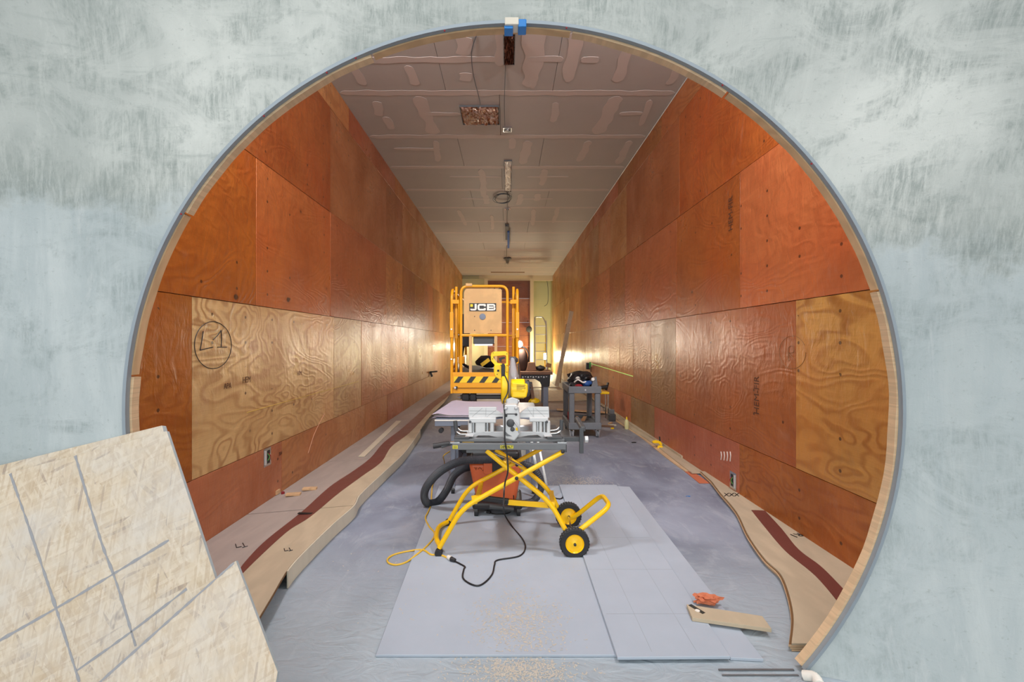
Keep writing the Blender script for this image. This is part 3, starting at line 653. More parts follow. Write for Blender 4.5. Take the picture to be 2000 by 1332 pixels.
for i in range(3):
    x = 1419+i*10; stroke([rq(x-4, 963), rq(x+4, 969)], .0035, 'marker_cross', M['ink'], temp); stroke([rq(x-4, 969), rq(x+4, 963)], .0035, 'marker_cross', M['ink'], temp)
base = thing('baseboard_right', (2.0, 4.8, 0), None, None); base['kind'] = 'structure'
for i, (xa, xb, z0, z1, ya, yb_, m) in enumerate(((1.93, 2.075, .001, .012, 4.9, 8.2, 'plyedge'), (1.965, 2.078, .0125, .024, 4.8, 9.4, 'floorply2'), (2.05, 2.08, .0245, .05, 5.4, 12.5, 'floorply2'), (1.90, 2.0, .001, .006, 4.5, 5.6, 'rough'))):
    ysn = [ya+(yb_-ya)*k/16 for k in range(17)]
    MB().ribbon([(xa+.02*math.sin(y*2.1+i), y, z1) for y in ysn], [(xb, y, z1) for y in ysn], z1-z0).build('plywood_strip', M[m], base)

# sill track and plastic fitting at the threshold
MB().bb(.90, 1.22, 1.935, 1.943, .001, .006).bb(.90, 1.22, 1.905, 1.911, .001, .005).build('sill_track', M['grey'], None, 'thin grey metal sill track on the floor at the foot of the round opening', 'track')
MB().tube(bend([(1.235, 1.895, .012), (1.262, 1.865, .030), (1.255, 1.83, .022)], .02), [.020]*8, 10).build('white_pipe_stub', M['decalw'], None, 'white plastic pipe stub at the foot of the round opening, right side', 'pipe', smooth=True)

# ------------------------------------------------------------------ OSB boards, left foreground
def plane_pt(px, py, d0, sl):
    # depth = d0 + sl*z ;  z = H - (py-VY)*d/F
    k = (py-VY)/F; z = (H-k*d0)/(1+k*sl); d = d0+sl*z; return Vector(((px-VX)*d/F, d, z))
def osb(name, pix, d0, sl, label, lines=(), th=.018):
    pts = [plane_pt(x, y, d0, sl) for x, y in pix]; nrm = Vector((0, 1, -sl)).normalized()
    o = MB().prism(pts, nrm*th).build(name, M['osb'], None, label, 'board', bevel=.0015, seg=1)
    me = o.data; me.materials.append(M['edge'])
    for p in me.polygons:
        if abs(p.normal.dot(nrm)) < .5: p.material_index = 1
    for l in lines:
        q = [plane_pt(x, y, d0, sl)-nrm*.0006 for x, y in l]; w = 2.6*d0/F; L = []; R = []
        q = cat(q, 40)
        for i, p in enumerate(q):
            t = (q[min(i+1, len(q)-1)]-q[max(i-1, 0)]).normalized(); s = t.cross(nrm).normalized()
            k = w*(1+.7*noise.noise(p*40)); L.append(p+s*k); R.append(p-s*k*.9)
        n = len(L); MB().add(L+R, [(i, n+i, n+i+1, i+1) for i in range(n-1)]).build('mortar_line', M['spray'], o)
    # faces toward the edges look dusty grey: separate edge cap
    return o
osb('osb_board', [(-120, 938), (316, 831), (320, 845), (445, 1235), (330, 1471), (-160, 1471)], 1.623, .275, 'rearmost pale strand board leaning left of the round opening', th=.026)
osb('osb_board', [(-120, 960), (325, 842), (455, 1235), (330, 1480), (-170, 1480)], 1.600, .275, 'large pale strand board with grey grid lines leaning left of the opening',
    [[(20, 925), (60, 1040), (110, 1190), (155, 1332)], [(147, 890), (195, 1050), (228, 1140), (265, 1262)], [(-20, 1262), (110, 1188), (215, 1125), (330, 1055)], [(150, 1310), (255, 1235), (365, 1150)]])
osb('osb_board', [(460, 1095), (542, 1313), (515, 1471), (40, 1471)], 1.500, .42, 'cut corner of strand board leaning in front of the larger board', [[(457, 1099), (330, 1212), (192, 1335)]])

# ------------------------------------------------------------------ block at top of the rim
t = thing('spacer_clamp', P(1006, 48, 1.9), 'cream block and bright blue spacer wedged at the top of the rim', 'spacer')
a = P(986, 38, 1.89); b = P(1013, 52, 1.89); MB().bb(a.x, b.x, 1.875, 1.93, b.z, a.z).build('cream_block', M['cream'], t, bevel=.003)
a = P(1012, 40, 1.89); b = P(1028, 55, 1.89); MB().bb(a.x, b.x, 1.88, 1.935, b.z, a.z).build('blue_spacer', M['clampb'], t, bevel=.003)
a = P(985, 51, 1.89); b = P(1002, 57, 1.89); MB().bb(a.x, b.x, 1.885, 1.935, b.z, a.z).build('blue_tab', M['clampb'], t, bevel=.002)
# red marks on the trim
for (px, py) in ((508, 218), (625, 118), (690, 103), (866, 47), (1108, 44), (1412, 165), (1585, 320), (340, 410)):
    q = Vector((px-1004, py-804)).normalized(); p = P(1004+q.x*757, 804+q.y*757, 1.905); MB().box(p+Vector((0, .002, 0)), (.006, .004, .006)).build('red_mark', M['red'], wall_front)

# ------------------------------------------------------------------ ceiling fittings
def foil(name, c0, c1, mat, label, th=.035, n=22):
    x0, x1 = sorted((c0.x, c1.x)); y0, y1 = sorted((c0.y, c1.y)); vs = []; fs = []; nx = n; ny = n
    for j in range(ny+1):
        for i in range(nx+1):
            u, v = i/nx, j/ny; edge = min(u, 1-u, v, 1-v); w = .03*noise.noise(Vector((u*7, v*7, x0*3)))+.03*noise.noise(Vector((u*17, v*17, 5)))
            vs.append(Vector((x0+(x1-x0)*u+.006*noise.noise(Vector((v*12, u, 1))), y0+(y1-y0)*v, ZC-th*min(1, edge*8+.25)+w*(1 if edge > 0 else .4))))
    for j in range(ny):
        for i in range(nx): a = j*(nx+1)+i; fs.append((a, a+1, a+nx+2, a+nx+1))
    t = thing(name, ((x0+x1)/2, (y0+y1)/2, ZC-th), label, 'light fixture')
    MB().add(vs, fs).build('foil_cover', mat, t)
    MB().bb(x0-.006, x1+.006, y0-.006, y0, ZC-.02, ZC-.001).bb(x0-.006, x1+.006, y1, y1+.006, ZC-.02, ZC-.001).bb(x0-.006, x0, y0, y1, ZC-.02, ZC-.001).bb(x1, x1+.006, y0, y1, ZC-.02, ZC-.001).build('housing_frame', M['dark'], t)
    return t
foil('recessed_light', C(984, 56), C(1004, 123), M['foild'], 'narrow recess covered in dark brown foil, ceiling nearest the entrance')
foil('recessed_light', C(898, 206), C(975, 241), M['foil'], 'wide square light recess wrapped in crinkled brown foil on the ceiling')
foil('recessed_light', C(985, 313), C(998, 373), M['foil2'], 'narrow light recess wrapped in bright silver foil on the ceiling')
def jbox(c, sz, label):
    t = thing('junction_box', c, label, 'junction box')
    MB().box(c-Vector((0, 0, .012)), (sz, sz, .024)).build('box', M['steel'], t, bevel=.002)
    MB().box(c-Vector((0, 0, .0245)), (sz*.75, sz*.75, .003)).build('opening', M['black'], t)
    for k in range(4): MB().tube(cat([c+Vector((-.03+.02*k, -.03, -.026)), c+Vector((.01, -.07, -.06+.01*k)), c+Vector((.03-.02*k, .03, -.026))], 5), .004, 5).build('wire', M['white'], t)
jbox(C(991, 251), .13, 'metal junction box with white wires beside the wide foil recess')
jbox(C(991, 407), .12, 'small metal junction box midway along the ceiling centreline')
def dn(px, py, d): v = C(px, py); v.z -= d; return v
MB().tube(cat([dn(987, 125, .0), dn(986, 165, .01), dn(985, 205, .012), dn(986, 244, .01)], 6), .004, 5).build('ceiling_cable', M['dark'], None, 'thin grey cable on the ceiling between dark foil recess and junction box', 'cable')
MB().tube(cat([dn(930, 70, .003), dn(921, 100, .02), dn(925, 140, .05), dn(938, 190, .08), dn(932, 208, .02)], 6), .005, 5).build('ceiling_cable', M['dark'], None, 'grey cable curving to the wide foil recess on the ceiling', 'cable')
cp = []
for i in range(34):
    a = i*.75; v = C(981, 384); cp.append(v+Vector((.17*math.cos(a)*(1+.2*math.sin(i)), .28*math.sin(a), -.04-.02*math.sin(i*.7))))
MB().tube(cat(cp, 4), .006, 5).build('cable_coil', M['dark'], None, 'loose coil of grey cable hanging at the ceiling centreline', 'cable')
MB().tube(cat([C(991, 375), dn(991, 400, .05), dn(990, 430, .05), dn(992, 445, .06)], 5), .007, 5).build('ceiling_cable', M['dark'], None, 'cable running past the small junction box to the blue strip', 'cable')
t = thing('hanging_fixture', dn(991, 455, .2), 'grey and blue narrow strip fixture hanging from the ceiling', 'fixture')
a = dn(990, 437, .04); b = dn(990, 460, .10); MB().bar(a, b, .09, .06).build('bracket', M['dark'], t); MB().bar(dn(993, 445, .10), dn(993, 476, .12), .06, .04).build('blue_strip', M['blue'], t)
MB().tube(cat([dn(990, 478, .03), dn(989, 492, .12), dn(992, 500, .3)], 5), .008, 5).build('ceiling_cable', M['dark'], None, 'cable hanging to the round dark fitting near the far end', 'cable')
t = thing('round_detector', dn(991, 505, .1), 'round dark fitting on the ceiling near the far end', 'ceiling fitting')
v = C(991, 503); MB().lathe([(.12, 0), (.15, -.04), (.10, -.08), (.03, -.09)], v, n=20).build('body', M['dark'], t, smooth=True); MB().bar(v+Vector((0, .1, -.05)), v+Vector((0, .8, -.05)), .12, .05).build('stem', M['dark'], t)
MB().bar(Vector((-.72, YE-1.0, ZC-.012)), Vector((.75, YE-1.0, ZC-.012)), .09, .02).build('slot_diffuser', M['darkply'], None, 'long thin dark slot diffuser across the far ceiling', 'diffuser')

# ------------------------------------------------------------------ scissor lift
YF = 5.38
LT = thing('scissor_lift', (-.27, 6.2, 0), 'yellow scissor lift with rounded guardrails parked in the middle of the tunnel', 'lift')
lx0, lx1, ly0, ly1 = -.655, .118, YF, 7.20; ld, lt = .80, 2.05
def LP(px, py, dy=0): return P(px, py, YF+dy)
gt = MB().tube(bend([LP(900.5, 728), LP(900.5, 559), LP(991, 559), LP(991, 728)], .085, 6), .0165, 10)
gt.tube([LP(900.5, 655), LP(991, 655)], .0165, 8)
gate = gt.build('gate_frame', M['lift'], LT, smooth=True)
pn = MB().prism([LP(906, 651, .012), LP(980, 651, .012), LP(980, 566, .012), LP(974, 562, .012), LP(911, 562, .012), LP(906, 571, .012)], (0, .012, 0)).build('gate_panel', M['liftp'], LT, label='scuffed pale panel on the gate')
a = LP(916.5, 607.5); b = LP(969, 592); MB().bb(a.x, b.x, YF+.007, YF+.0115, a.z, b.z).build('badge', M['decal'], pn)
# badge letters as blocky shapes, on a unit grid
def letters():
    b = MB(); bx = LP(916.5, 607.5); u = (LP(969, 592).x-bx.x)/52.5; z0 = bx.z; y = YF+.0045
    def poly(pts): b.prism([Vector((bx.x+x*u, y, z0+zz*u)) for x, zz in pts], (0, .003, 0))
    def arc(cx, cz, r0, r1, a0, a1, sx=1, n=6):
        for i in range(n):
            p0 = math.radians(a0+(a1-a0)*i/n); p1 = math.radians(a0+(a1-a0)*(i+1)/n)
            poly([(cx+r0*math.cos(p0)*sx, cz+r0*math.sin(p0)), (cx+r1*math.cos(p0)*sx, cz+r1*math.sin(p0)), (cx+r1*math.cos(p1)*sx, cz+r1*math.sin(p1)), (cx+r0*math.cos(p1)*sx, cz+r0*math.sin(p1))])
    # J
    poly([(10.5, 14), (14.5, 14), (14.5, 5), (10.5, 5)]); arc(10.5, 5.2, .8, 4, -90, 0); poly([(5, 1.2), (10.5, 1.2), (10.5, 4.4), (5, 4.4)]); poly([(2, 4.6), (5.5, 4.6), (5.5, 1.2), (4, 1.2), (2, 2.6)])
    # C
    arc(20.5, 9.8, .8, 4.2, 90, 180); arc(20.5, 5.4, .8, 4.2, 180, 270); poly([(16.3, 5.4), (19.8, 5.4), (19.8, 9.8), (16.3, 9.8)]); poly([(20.5, 10.7), (28.5, 10.7), (28.5, 14), (20.5, 14)]); poly([(20.5, 1.2), (28.5, 1.2), (28.5, 4.4), (20.5, 4.4)])
    poly([(28.5, 14), (30.5, 14), (32.3, 12.6), (32.3, 9.2), (28.5, 9.2)]); poly([(28.5, 1.2), (30.5, 1.2), (32.3, 2.6), (32.3, 5.8), (28.5, 5.8)])
    # B
    poly([(34.6, 1.2), (38.4, 1.2), (38.4, 14), (34.6, 14)]); 
    for zz in (1.2, 6.1, 11.0): poly([(38.4, zz), (47, zz), (47, zz+3), (38.4, zz+3)])
    arc(47, 10.2, .6, 3.8, -75, 90); arc(47.4, 5.0, .6, 3.8, -90, 75)
    return b
letters().build('badge_letters', M['decalw'], pn)
a = LP(918.5, 605); b = LP(923.5, 600); MB().bb(a.x, b.x, YF+.004, YF+.008, LP(0, 599).z, LP(0, 594).z).build('badge_square', M['tapey'], pn)
MB().lathe([(.038, 0), (.036, -.006), (.012, -.008)], LP(942.5, 618.5, .012), 'Y', 20).build('round_plug', M['bgrey'], pn)
for (x, y) in ((966, 563), (975, 564), (927, 618), (927, 645), (959, 645)): MB().lathe([(.006, 0), (.005, -.005)], LP(x, y, .012), 'Y', 8).build('bolt', M['dark'], pn)
p = LP(916, 556.5); MB().box(p, (.078, .045, .034)).build('rail_latch', M['liftp'], LT, bevel=.006)
# side rails: front and rear hoops on both sides
for s, x in ((-1, lx0), (1, lx1)):
    for k, (ya, yb_, top) in enumerate(((YF-.02, YF+.74, 2.03), (YF+.80, ly1, 2.03))):
        MB().tube(bend([(x, ya, 1.0), (x, ya, top), (x, yb_, top), (x, yb_, 1.0)], .16, 6), .017, 10).tube([(x, ya, 1.5), (x, yb_, 1.5)], .014, 8).build('side_rail', M['lift'], LT, smooth=True)
    MB().box((x, YF-.02, 1.60), (.042, .05, .30)).build('rail_sleeve', M['lift'], LT, bevel=.005)
    MB().box((x-s*.045, YF+.06, 1.62), (.036, .036, .36)).build('rail_sleeve', M['lift'], LT, bevel=.005)
    MB().tube([(x-s*.045, YF+.06, 1.02), (x-s*.045, YF+.06, 2.06)], .0165, 10).build('inner_post', M['lift'], LT, smooth=True)
    MB().bar((x, YF-.02, 1.875), (x-s*.08, YF, 1.875), .03, .045).build('hinge', M['lift'], LT)
    MB().bb(x-.012, x+.012, YF, ly1, 1.02, 1.20).build('toe_board', M['lift'], LT)
    for zz in (1.55, 1.20): MB().lathe([(.009, 0), (.009, -.01)], (x, YF-.045, zz), 'Y', 10).build('bolt', M['steel'], LT)
    MB().tube(cat([(x-s*.02, YF+.05, 1.97), (x-s*.01, YF+.03, 1.90), (x-s*.02, YF+.05, 1.84), (x-s*.01, YF+.03, 1.78)], 6), .008, 6).build('safety_chain', M['steel'], LT)
MB().tube(bend([(lx0, ly1, 1.0), (lx0, ly1, 2.03), (lx1, ly1, 2.03), (lx1, ly1, 1.0)], .12, 6), .017, 10).tube([(lx0, ly1, 1.5), (lx1, ly1, 1.5)], .014, 8).build('rear_rail', M['lift'], LT, smooth=True)
for px in (919, 968.5): MB().bar(LP(px, 729), LP(px, 656), .034, .03, (0, 1, 0)).build('gate_post', M['liftp'], LT, bevel=.003)
MB().bb(LP(924, 0).x, LP(965, 0).x, YF+.02, YF+.12, LP(0, 672).z, LP(0, 656).z).build('control_box', M['dark'], LT, bevel=.008)
MB().bb(LP(927, 0).x, LP(962, 0).x, YF+.012, YF+.02, LP(0, 675).z, LP(0, 672).z).build('control_label', M['steel'], LT)
MB().box((-.54, YF+.5, 1.55), (.12, .10, .42)).build('joystick_box', M['black'], LT, bevel=.01)
MB().tube(cat([(-.56, YF+.55, 1.4), (-.60, YF+.6, 1.15), (-.50, YF+.7, 1.05)], 6), .018, 8).build('control_cable', M['black'], LT)
MB().bb(LP(893, 0).x, LP(905, 0).x, YF+.10, YF+.2, LP(0, 711).z, LP(0, 697).z).build('corner_bracket', M['lift'], LT, bevel=.004)
MB().bb(lx0+.02, lx1-.02, YF+.02, ly1, .99, 1.03).build('deck', M['dark'], LT)
sk = MB().bb(lx0-.015, lx1+.02, YF-.03, YF+.01, LP(0, 757).z, LP(0, 727).z).build('front_beam', M['lift'], LT, bevel=.004)
MB().bb(lx0-.015, lx1+.02, YF-.012, YF+.03, LP(0, 768).z, LP(0, 757).z).build('lower_beam', M['lift'], LT, bevel=.004)
MB().bb(lx0-.015, lx0+.01, YF-.034, YF+.03, LP(0, 768).z, 1.25).build('corner_plate', M['lift'], LT, bevel=.003)
za, zb = LP(0, 747).z, LP(0, 735).z; xa, xb = LP(887, 0).x, LP(1006, 0).x
st = MB().bb(xa, xb, YF-.032, YF-.0302, za, zb).build('hazard_tape', M['tapey'], LT)
pw = .062; x = xa
while x < xb-.1:
    MB().prism([Vector((x, YF-.0335, za)), Vector((x+pw, YF-.0335, za)), Vector((x+pw+.053, YF-.0335, zb)), Vector((x+.053, YF-.0335, zb))], (0, .0012, 0)).build('hazard_stripe', M['decal'], st); x += .148
MB().lathe([(.013, 0), (.013, -.012)], LP(889, 757, -.03), 'Y', 10).build('bolt', M['steel'], LT)
MB().prism([LP(889, 754, -.035), LP(894, 755, -.035), LP(892, 763, -.035)], (0, .004, 0)).build('black_tab', M['black'], LT)
# rollers under the platform
rl = MB().cyl((-.56, YF+.06, .745), (.10, YF+.06, .745), .026, 14)
rl.build('roller_shaft', M['dark'], LT, smooth=True)
for a, b in ((-.54, -.455), (-.445, -.37), (-.08, .0), (.01, .09)): MB().bb(a, b, YF+.01, YF+.11, .70, .79).build('roller_bracket', M['black'], LT, bevel=.012)
MB().lathe([(.016, 0), (.012, -.03)], (-.56, YF+.06, .745), 'X', 10).build('bolt', M['steel'], LT)
for x in (-.50, -.02):   # folded scissor arms
    for k in range(4):
        z = .46+k*.075; MB().bar((x, YF+.12, z+(.04 if k % 2 else 0)), (x, ly1-.1, z+(0 if k % 2 else .04)), .05, .055).build('scissor_arm', M['dark'], LT, bevel=.004)
MB().bb(lx0+.06, lx1-.06, YF+.08, ly1-.05, .14, .42).build('chassis', M['lift'], LT, bevel=.02)
MB().bb(-.56, -.06, YF+.065, YF+.08, .2, .38).build('chassis_plate', M['black'], LT, bevel=.004)
for x in (lx0+.05, lx1-.05):
    for y in (YF+.3, ly1-.3):
        w = MB().lathe([(.05, -.055), (.15, -.055), (.16, -.04), (.16, .04), (.15, .055), (.05, .055)], (x, y, .16), 'X', 28).build('wheel', M['rubber'], LT, smooth=True)
        MB().lathe([(.07, -.06), (.07, .06)], (x, y, .16), 'X', 18).build('wheel_hub', M['steel'], w)
# things on the lift deck
t = thing('tool_bag', (-.30, 6.4, 1.031), 'black and yellow tool bag lying on the lift deck', 'bag')
MB().blob((-.30, 6.5, 1.12), (.17, .13, .09), .2, 5, 2, 3, 1.032).build('bag_body', M['black'], t, smooth=True); MB().bar((-.36, 6.3, 1.08), (-.25, 6.3, 1.16), .05, .05).build('yellow_panel', M['saw'], t)

# ------------------------------------------------------------------ table saw with plans
TS = thing('rolling_work_table', (-.2, 4.6, 0), 'grey rolling saw table behind the miter saw, with plans on top', 'table')
tz = .71
MB().bb(-.655, .30, 4.16, 5.20, tz-.022, tz).build('table_top', M['bgrey'], TS, bevel=.004)
MB().bb(-.66, .30, 4.13, 4.165, tz-.075, tz-.012).build('front_fence_rail', M['bgrey'], TS, bevel=.004); MB().bb(-.66, .30, 5.20, 5.23, tz-.075, tz-.012).build('rear_fence_rail', M['bgrey'], TS, bevel=.004)
MB().bb(-.66, -.24, 4.126, 4.131, tz-.026, tz-.014).build('scale_strip', M['decalw'], TS)
for (x, y) in ((-.50, 4.20), (-.46, 4.95), (.24, 4.20), (.22, 4.95)):
    MB().bar((x, y, .07), (x, y, tz-.07), .04, .04, (0, 1, 0)).build('leg', M['bgrey'], TS, bevel=.004)
    c = MB().lathe([(.014, -.016), (.034, -.014), (.034, .014), (.014, .016)], (x, y-.01, .036), 'X', 18).build('caster', M['black'], TS, smooth=True)
    MB().bb(x-.022, x+.022, y-.03, y+.02, .055, .075).build('caster_fork', M['steel'], c)
MB().bb(-.48, .22, 4.93, 4.97, .24, .28).build('crossbar', M['bgrey'], TS); MB().bb(-.52, -.48, 4.2, 4.95, .24, .28).build('crossbar', M['bgrey'], TS)
MB().bb(-.44, -.06, 4.24, 4.9, .36, .685).build('saw_housing', M['black'], TS, bevel=.02); 
MB().bb(-.42, -.31, 4.225, 4.24, .40, .60).build('housing_panel', M['saw'], TS, bevel=.004)
MB().bb(-.49, -.455, 4.22, 4.6, .22, .66).build('side_panel', M['bgrey'], TS, bevel=.004)
MB().tube(bend([(-.44, 4.12, .50), (-.44, 4.09, .54), (-.40, 4.09, .58)], .02), .012, 8).build('adjust_lever', M['black'], TS)
MB().cyl((-.60, 4.15, .60), (-.60, 4.10, .60), .022, 12).build('clamp_knob', M['black'], TS)
# plans
ps = thing('plan_sheets', (-.45, 4.7, tz), 'stack of large paper building plans spread on the saw table', 'paper')
for i, (pts, m) in enumerate(((((-.70, 4.16), (.10, 4.16), (.12, 5.12), (-.69, 5.20)), 'navy'), (((-.69, 4.14), (.08, 4.15), (.10, 5.1), (-.60, 5.12)), 'paper'), (((-.68, 4.17), (.10, 4.18), (.10, 5.13), (-.62, 5.14)), 'white'), (((-.70, 4.20), (.06, 4.16), (.08, 5.15), (-.63, 5.18)), 'paper'))):
    n = 14; vs = []; fs = []; z0 = tz+.003+i*.004
    P4 = [Vector((*p, 0)) for p in pts]
    for j in range(n+1):
        for k in range(n+1):
            u, v = k/n, j/n; p = P4[0]*(1-u)*(1-v)+P4[1]*u*(1-v)+P4[2]*u*v+P4[3]*(1-u)*v
            w = max(0, .22-u)*.06*(i)*.6-max(0, .08-u)*.25; vs.append((p.x, p.y, z0+w+.0015*noise.noise(Vector((u*6, v*6, i)))+.001))
    for j in range(n):
        for k in range(n): a = j*(n+1)+k; fs.append((a, a+1, a+n+2, a+n+1))
    MB().add(vs, fs).build('plan_sheet', M[m], ps, smooth=True)
# folded aluminium rails leaning behind the stand
MB().bar((.30, 4.02, .012), (.20, 4.10, .62), .022, .012, (0, 1, 0)).build('aluminium_bar', M['steel'], None, 'thin aluminium bar leaning on the rolling table, left of two', 'bar')
MB().bar((.37, 4.02, .012), (.25, 4.10, .64), .018, .012, (0, 1, 0)).build('aluminium_bar', M['steel'], None, 'thin aluminium bar leaning on the rolling table, right of two', 'bar')

# ------------------------------------------------------------------ shop vacuum
V = thing('shop_vacuum', (-.13, 3.80, 0), 'orange shop vacuum with ribbed black hose under the saw table', 'vacuum')
def VP(px, py, d=3.62): return P(px, py, d)
def taper(x0, x1, X0, X1, y0, y1, z0, z1, g=.03):
    return MB().add([(x0, y0, z0), (x1, y0, z0), (x1, y1, z0), (x0, y1, z0), (X0, y0-g, z1), (X1, y0-g, z1), (X1, y1+g, z1), (X0, y1+g, z1)], [(0, 3, 2, 1), (4, 5, 6, 7), (0, 1, 5, 4), (1, 2, 6, 5), (2, 3, 7, 6), (3, 0, 4, 7)])
vb = taper(-.25, .07, -.31, .12, 3.66, 3.96, .115, .43).build('canister', M['orange'], V, bevel=.03, seg=3, smooth=True)
MB().bb(-.31, .12, 3.63, 3.99, .425, .455).build('canister_rim', M['dark'], V, bevel=.01)
MB().bb(-.29, .10, 3.65, 3.97, .45, .52).build('motor_head', M['black'], V, bevel=.03, seg=3)
MB().bb(-.19, -.11, 3.61, 3.64, .35, .44).build('latch', M['orange'], V, bevel=.006); MB().bb(-.12, -.03, 3.60, 3.64, .37, .45).build('latch_plate', M['black'], V, bevel=.004)
MB().bb(-.28, .12, 3.62, 3.98, .06, .12).build('base_ring', M['black'], V, bevel=.02)
MB().tube([(-.14, 3.585, .108), (.05, 3.585, .085)], .022, 10).build('front_handle', M['dark'], V, smooth=True)
for x, y in ((-.25, 3.66), (.09, 3.66), (-.25, 3.94), (.09, 3.94)):
    MB().lathe([(.01, -.016), (.045, -.014), (.045, .014), (.01, .016)], (x, y, .046), 'X', 20).build('caster', M['black'], V, smooth=True)
for q in (((-.26, .40), (-.25, .38), (-.245, .40)), ((-.235, .385), (-.22, .40), (-.205, .385)), ((-.20, .375), (-.18, .385), (-.16, .375))): MB().tube([Vector((x, 3.628+.0, z)) for x, z in q], .002, 5).build('marker_scrawl', M['ink'], V)
hp = cat([VP(990, 896, 3.66), VP(955, 897, 3.60), VP(905, 900, 3.60), VP(868, 915, 3.62), VP(842, 938, 3.70), VP(829, 962, 3.80), VP(834, 982, 3.86), VP(855, 979, 3.9), VP(872, 958, 3.9), VP(886, 930, 3.86), VP(905, 915, 3.82), VP(922, 911, 3.80)], 16)
rs = [.032+(.003 if i % 2 else 0) for i in range(len(hp))]
# finer ribs
hf = []
for i in range(len(hp)-1): hf += [hp[i]*(1-k/3)+hp[i+1]*k/3 for k in range(3)]
MB().tube(hf, [.030+(.0035 if i % 2 else 0) for i in range(len(hf))], 14).build('hose', M['hose'], V)
MB().tube([VP(918, 912, 3.82), VP(938, 909, 3.80)], .036, 14).build('hose_cuff', M['black'], V, smooth=True)
hp = cat([(.10, 3.75, .40), (.22, 3.74, .36), (.28, 3.75, .22), (.22, 3.74, .10), (.10, 3.68, .09)], 20)
MB().tube(hp, [.027+(.003 if i % 2 else 0) for i in range(len(hp))], 12).build('hose', M['hose'], V)

# ------------------------------------------------------------------ saw stand
ST = thing('saw_stand', (0, 3.2, 0), 'yellow folding scissor saw stand on two wheels carrying the miter saw', 'stand')
YN, YFR = 2.97, 3.46
def N(px, py, d=0): return P(px, py, YN+d)
def Fr(px, py, d=0): return P(px, py, YFR+d)
r = .0165
nA = bend([N(858, 1070), N(902, 993), N(1100, 882)], .10, 6); nB = bend([N(950, 880, .035), N(991, 914, .035), N(1075, 981, .035), N(1105, 1036, .02)], .12, 6)
fA = bend([Fr(876, 1020), Fr(914, 953), Fr(1058, 876)], .10, 6); fB = bend([Fr(968, 878, -.035), Fr(1028, 918, -.035), Fr(1073, 957, -.035), Fr(1093, 1000, -.02), Fr(1106, 1011, -.02)], .10, 6)
for pth in (nA, nB, fA, fB): MB().tube(pth, r, 12).build('scissor_tube', M['tube'], ST, smooth=True)
MB().tube(bend([N(860, 1066), P(851, 1052, 3.10), P(856, 1028, 3.36), Fr(877, 1018)], .10, 8), r, 12).build('foot_loop', M['tube'], ST, smooth=True)
MB().tube(bend([Fr(1106, 1011, -.02), P(1122, 1010, 3.40), P(1176, 966, 3.30), P(1192, 988, 3.06), P(1142, 1028, 2.97), N(1120, 1044, .02)], .07, 8), r, 12).build('handle_loop', M['tube'], ST, smooth=True)
def lerp(a, b, t): return a*(1-t)+b*t
MB().bar(N(933, 974), Fr(940, 945), .03, .03).build('cross_brace', M['tube'], ST); MB().bar(N(984, 905, .035), Fr(996, 896, -.035), .03, .03).build('cross_brace', M['tube'], ST)
MB().bar(N(1079, 985, .035), Fr(1077, 962, -.035), .03, .03).build('cross_brace', M['tube'], ST)
MB().bar(P(992, 981, 3.12), P(1073, 987, 3.06), .014, .036).build('lock_strut', M['tube'], ST, bevel=.003)
MB().bar(P(939, 972, 3.16), P(994, 979, 3.12), .03, .036).build('lock_handle', M['black'], ST, bevel=.008)
MB().bar(N(925, 968), N(928, 984), .03, .012, (0, 1, 0)).build('latch_tab', M['tube'], ST)
for p in (N(1009, 934, -.024), N(1099, 882, -.022), P(1073, 987, 3.045), Fr(1009.5, 908, -.055), P(1112, 1010.5, 3.415)):
    MB().lathe([(.012, 0), (.012, -.006), (.006, -.010)], p, 'Y', 12).build('pivot_bolt', M['black'], ST, smooth=True)
def wheel(c):
    w = MB(); prof = []
    t = MB().lathe([(.058, .022), (.088, .024), (.095, .016), (.097, 0), (.095, -.016), (.088, -.024), (.060, -.022), (.058, 0)], c, 'Y', 40).build('tyre', M['rubber'], ST, smooth=True)
    tr = MB()
    for k in range(30):
        a = 2*PI*k/30
        for s in (-1, 1):
            aa = a+(s*.05); p = Vector(c)+Vector((math.cos(aa)*.096, s*.013, math.sin(aa)*.096)); tr.box(p, (.004, .015, .009), Matrix.Rotation(-aa, 3, 'Y'))
    tr.build('tread', M['dark'], t)
    h = MB().lathe([(.008, -.026), (.030, -.012), (.052, -.013), (.060, -.025), (.0605, .02), (.02, .02)], c, 'Y', 36).build('wheel_hub', M['tube'], ST, smooth=True)
    MB().lathe([(.009, -.024), (.009, -.036), (.004, -.040)], c, 'Y', 12).build('axle_nut', M['black'], h, smooth=True)
cN = Vector(((1121.5-VX)*2.96/F, 2.955, .098)); cF = Vector(((1110-VX)*3.42/F, 3.42, .098))
wheel(cN); wheel(cF); MB().cyl(cN, cF, .007, 10).build('axle', M['steel'], ST)
for p in (N(857, 1074), Fr(875, 1013)):
    MB().lathe([(.022, -.024), (.025, -.018), (.025, .018), (.022, .024)], (p.x, p.y, .027), 'Y', 18).build('rubber_foot', M['rubber'], ST, smooth=True)
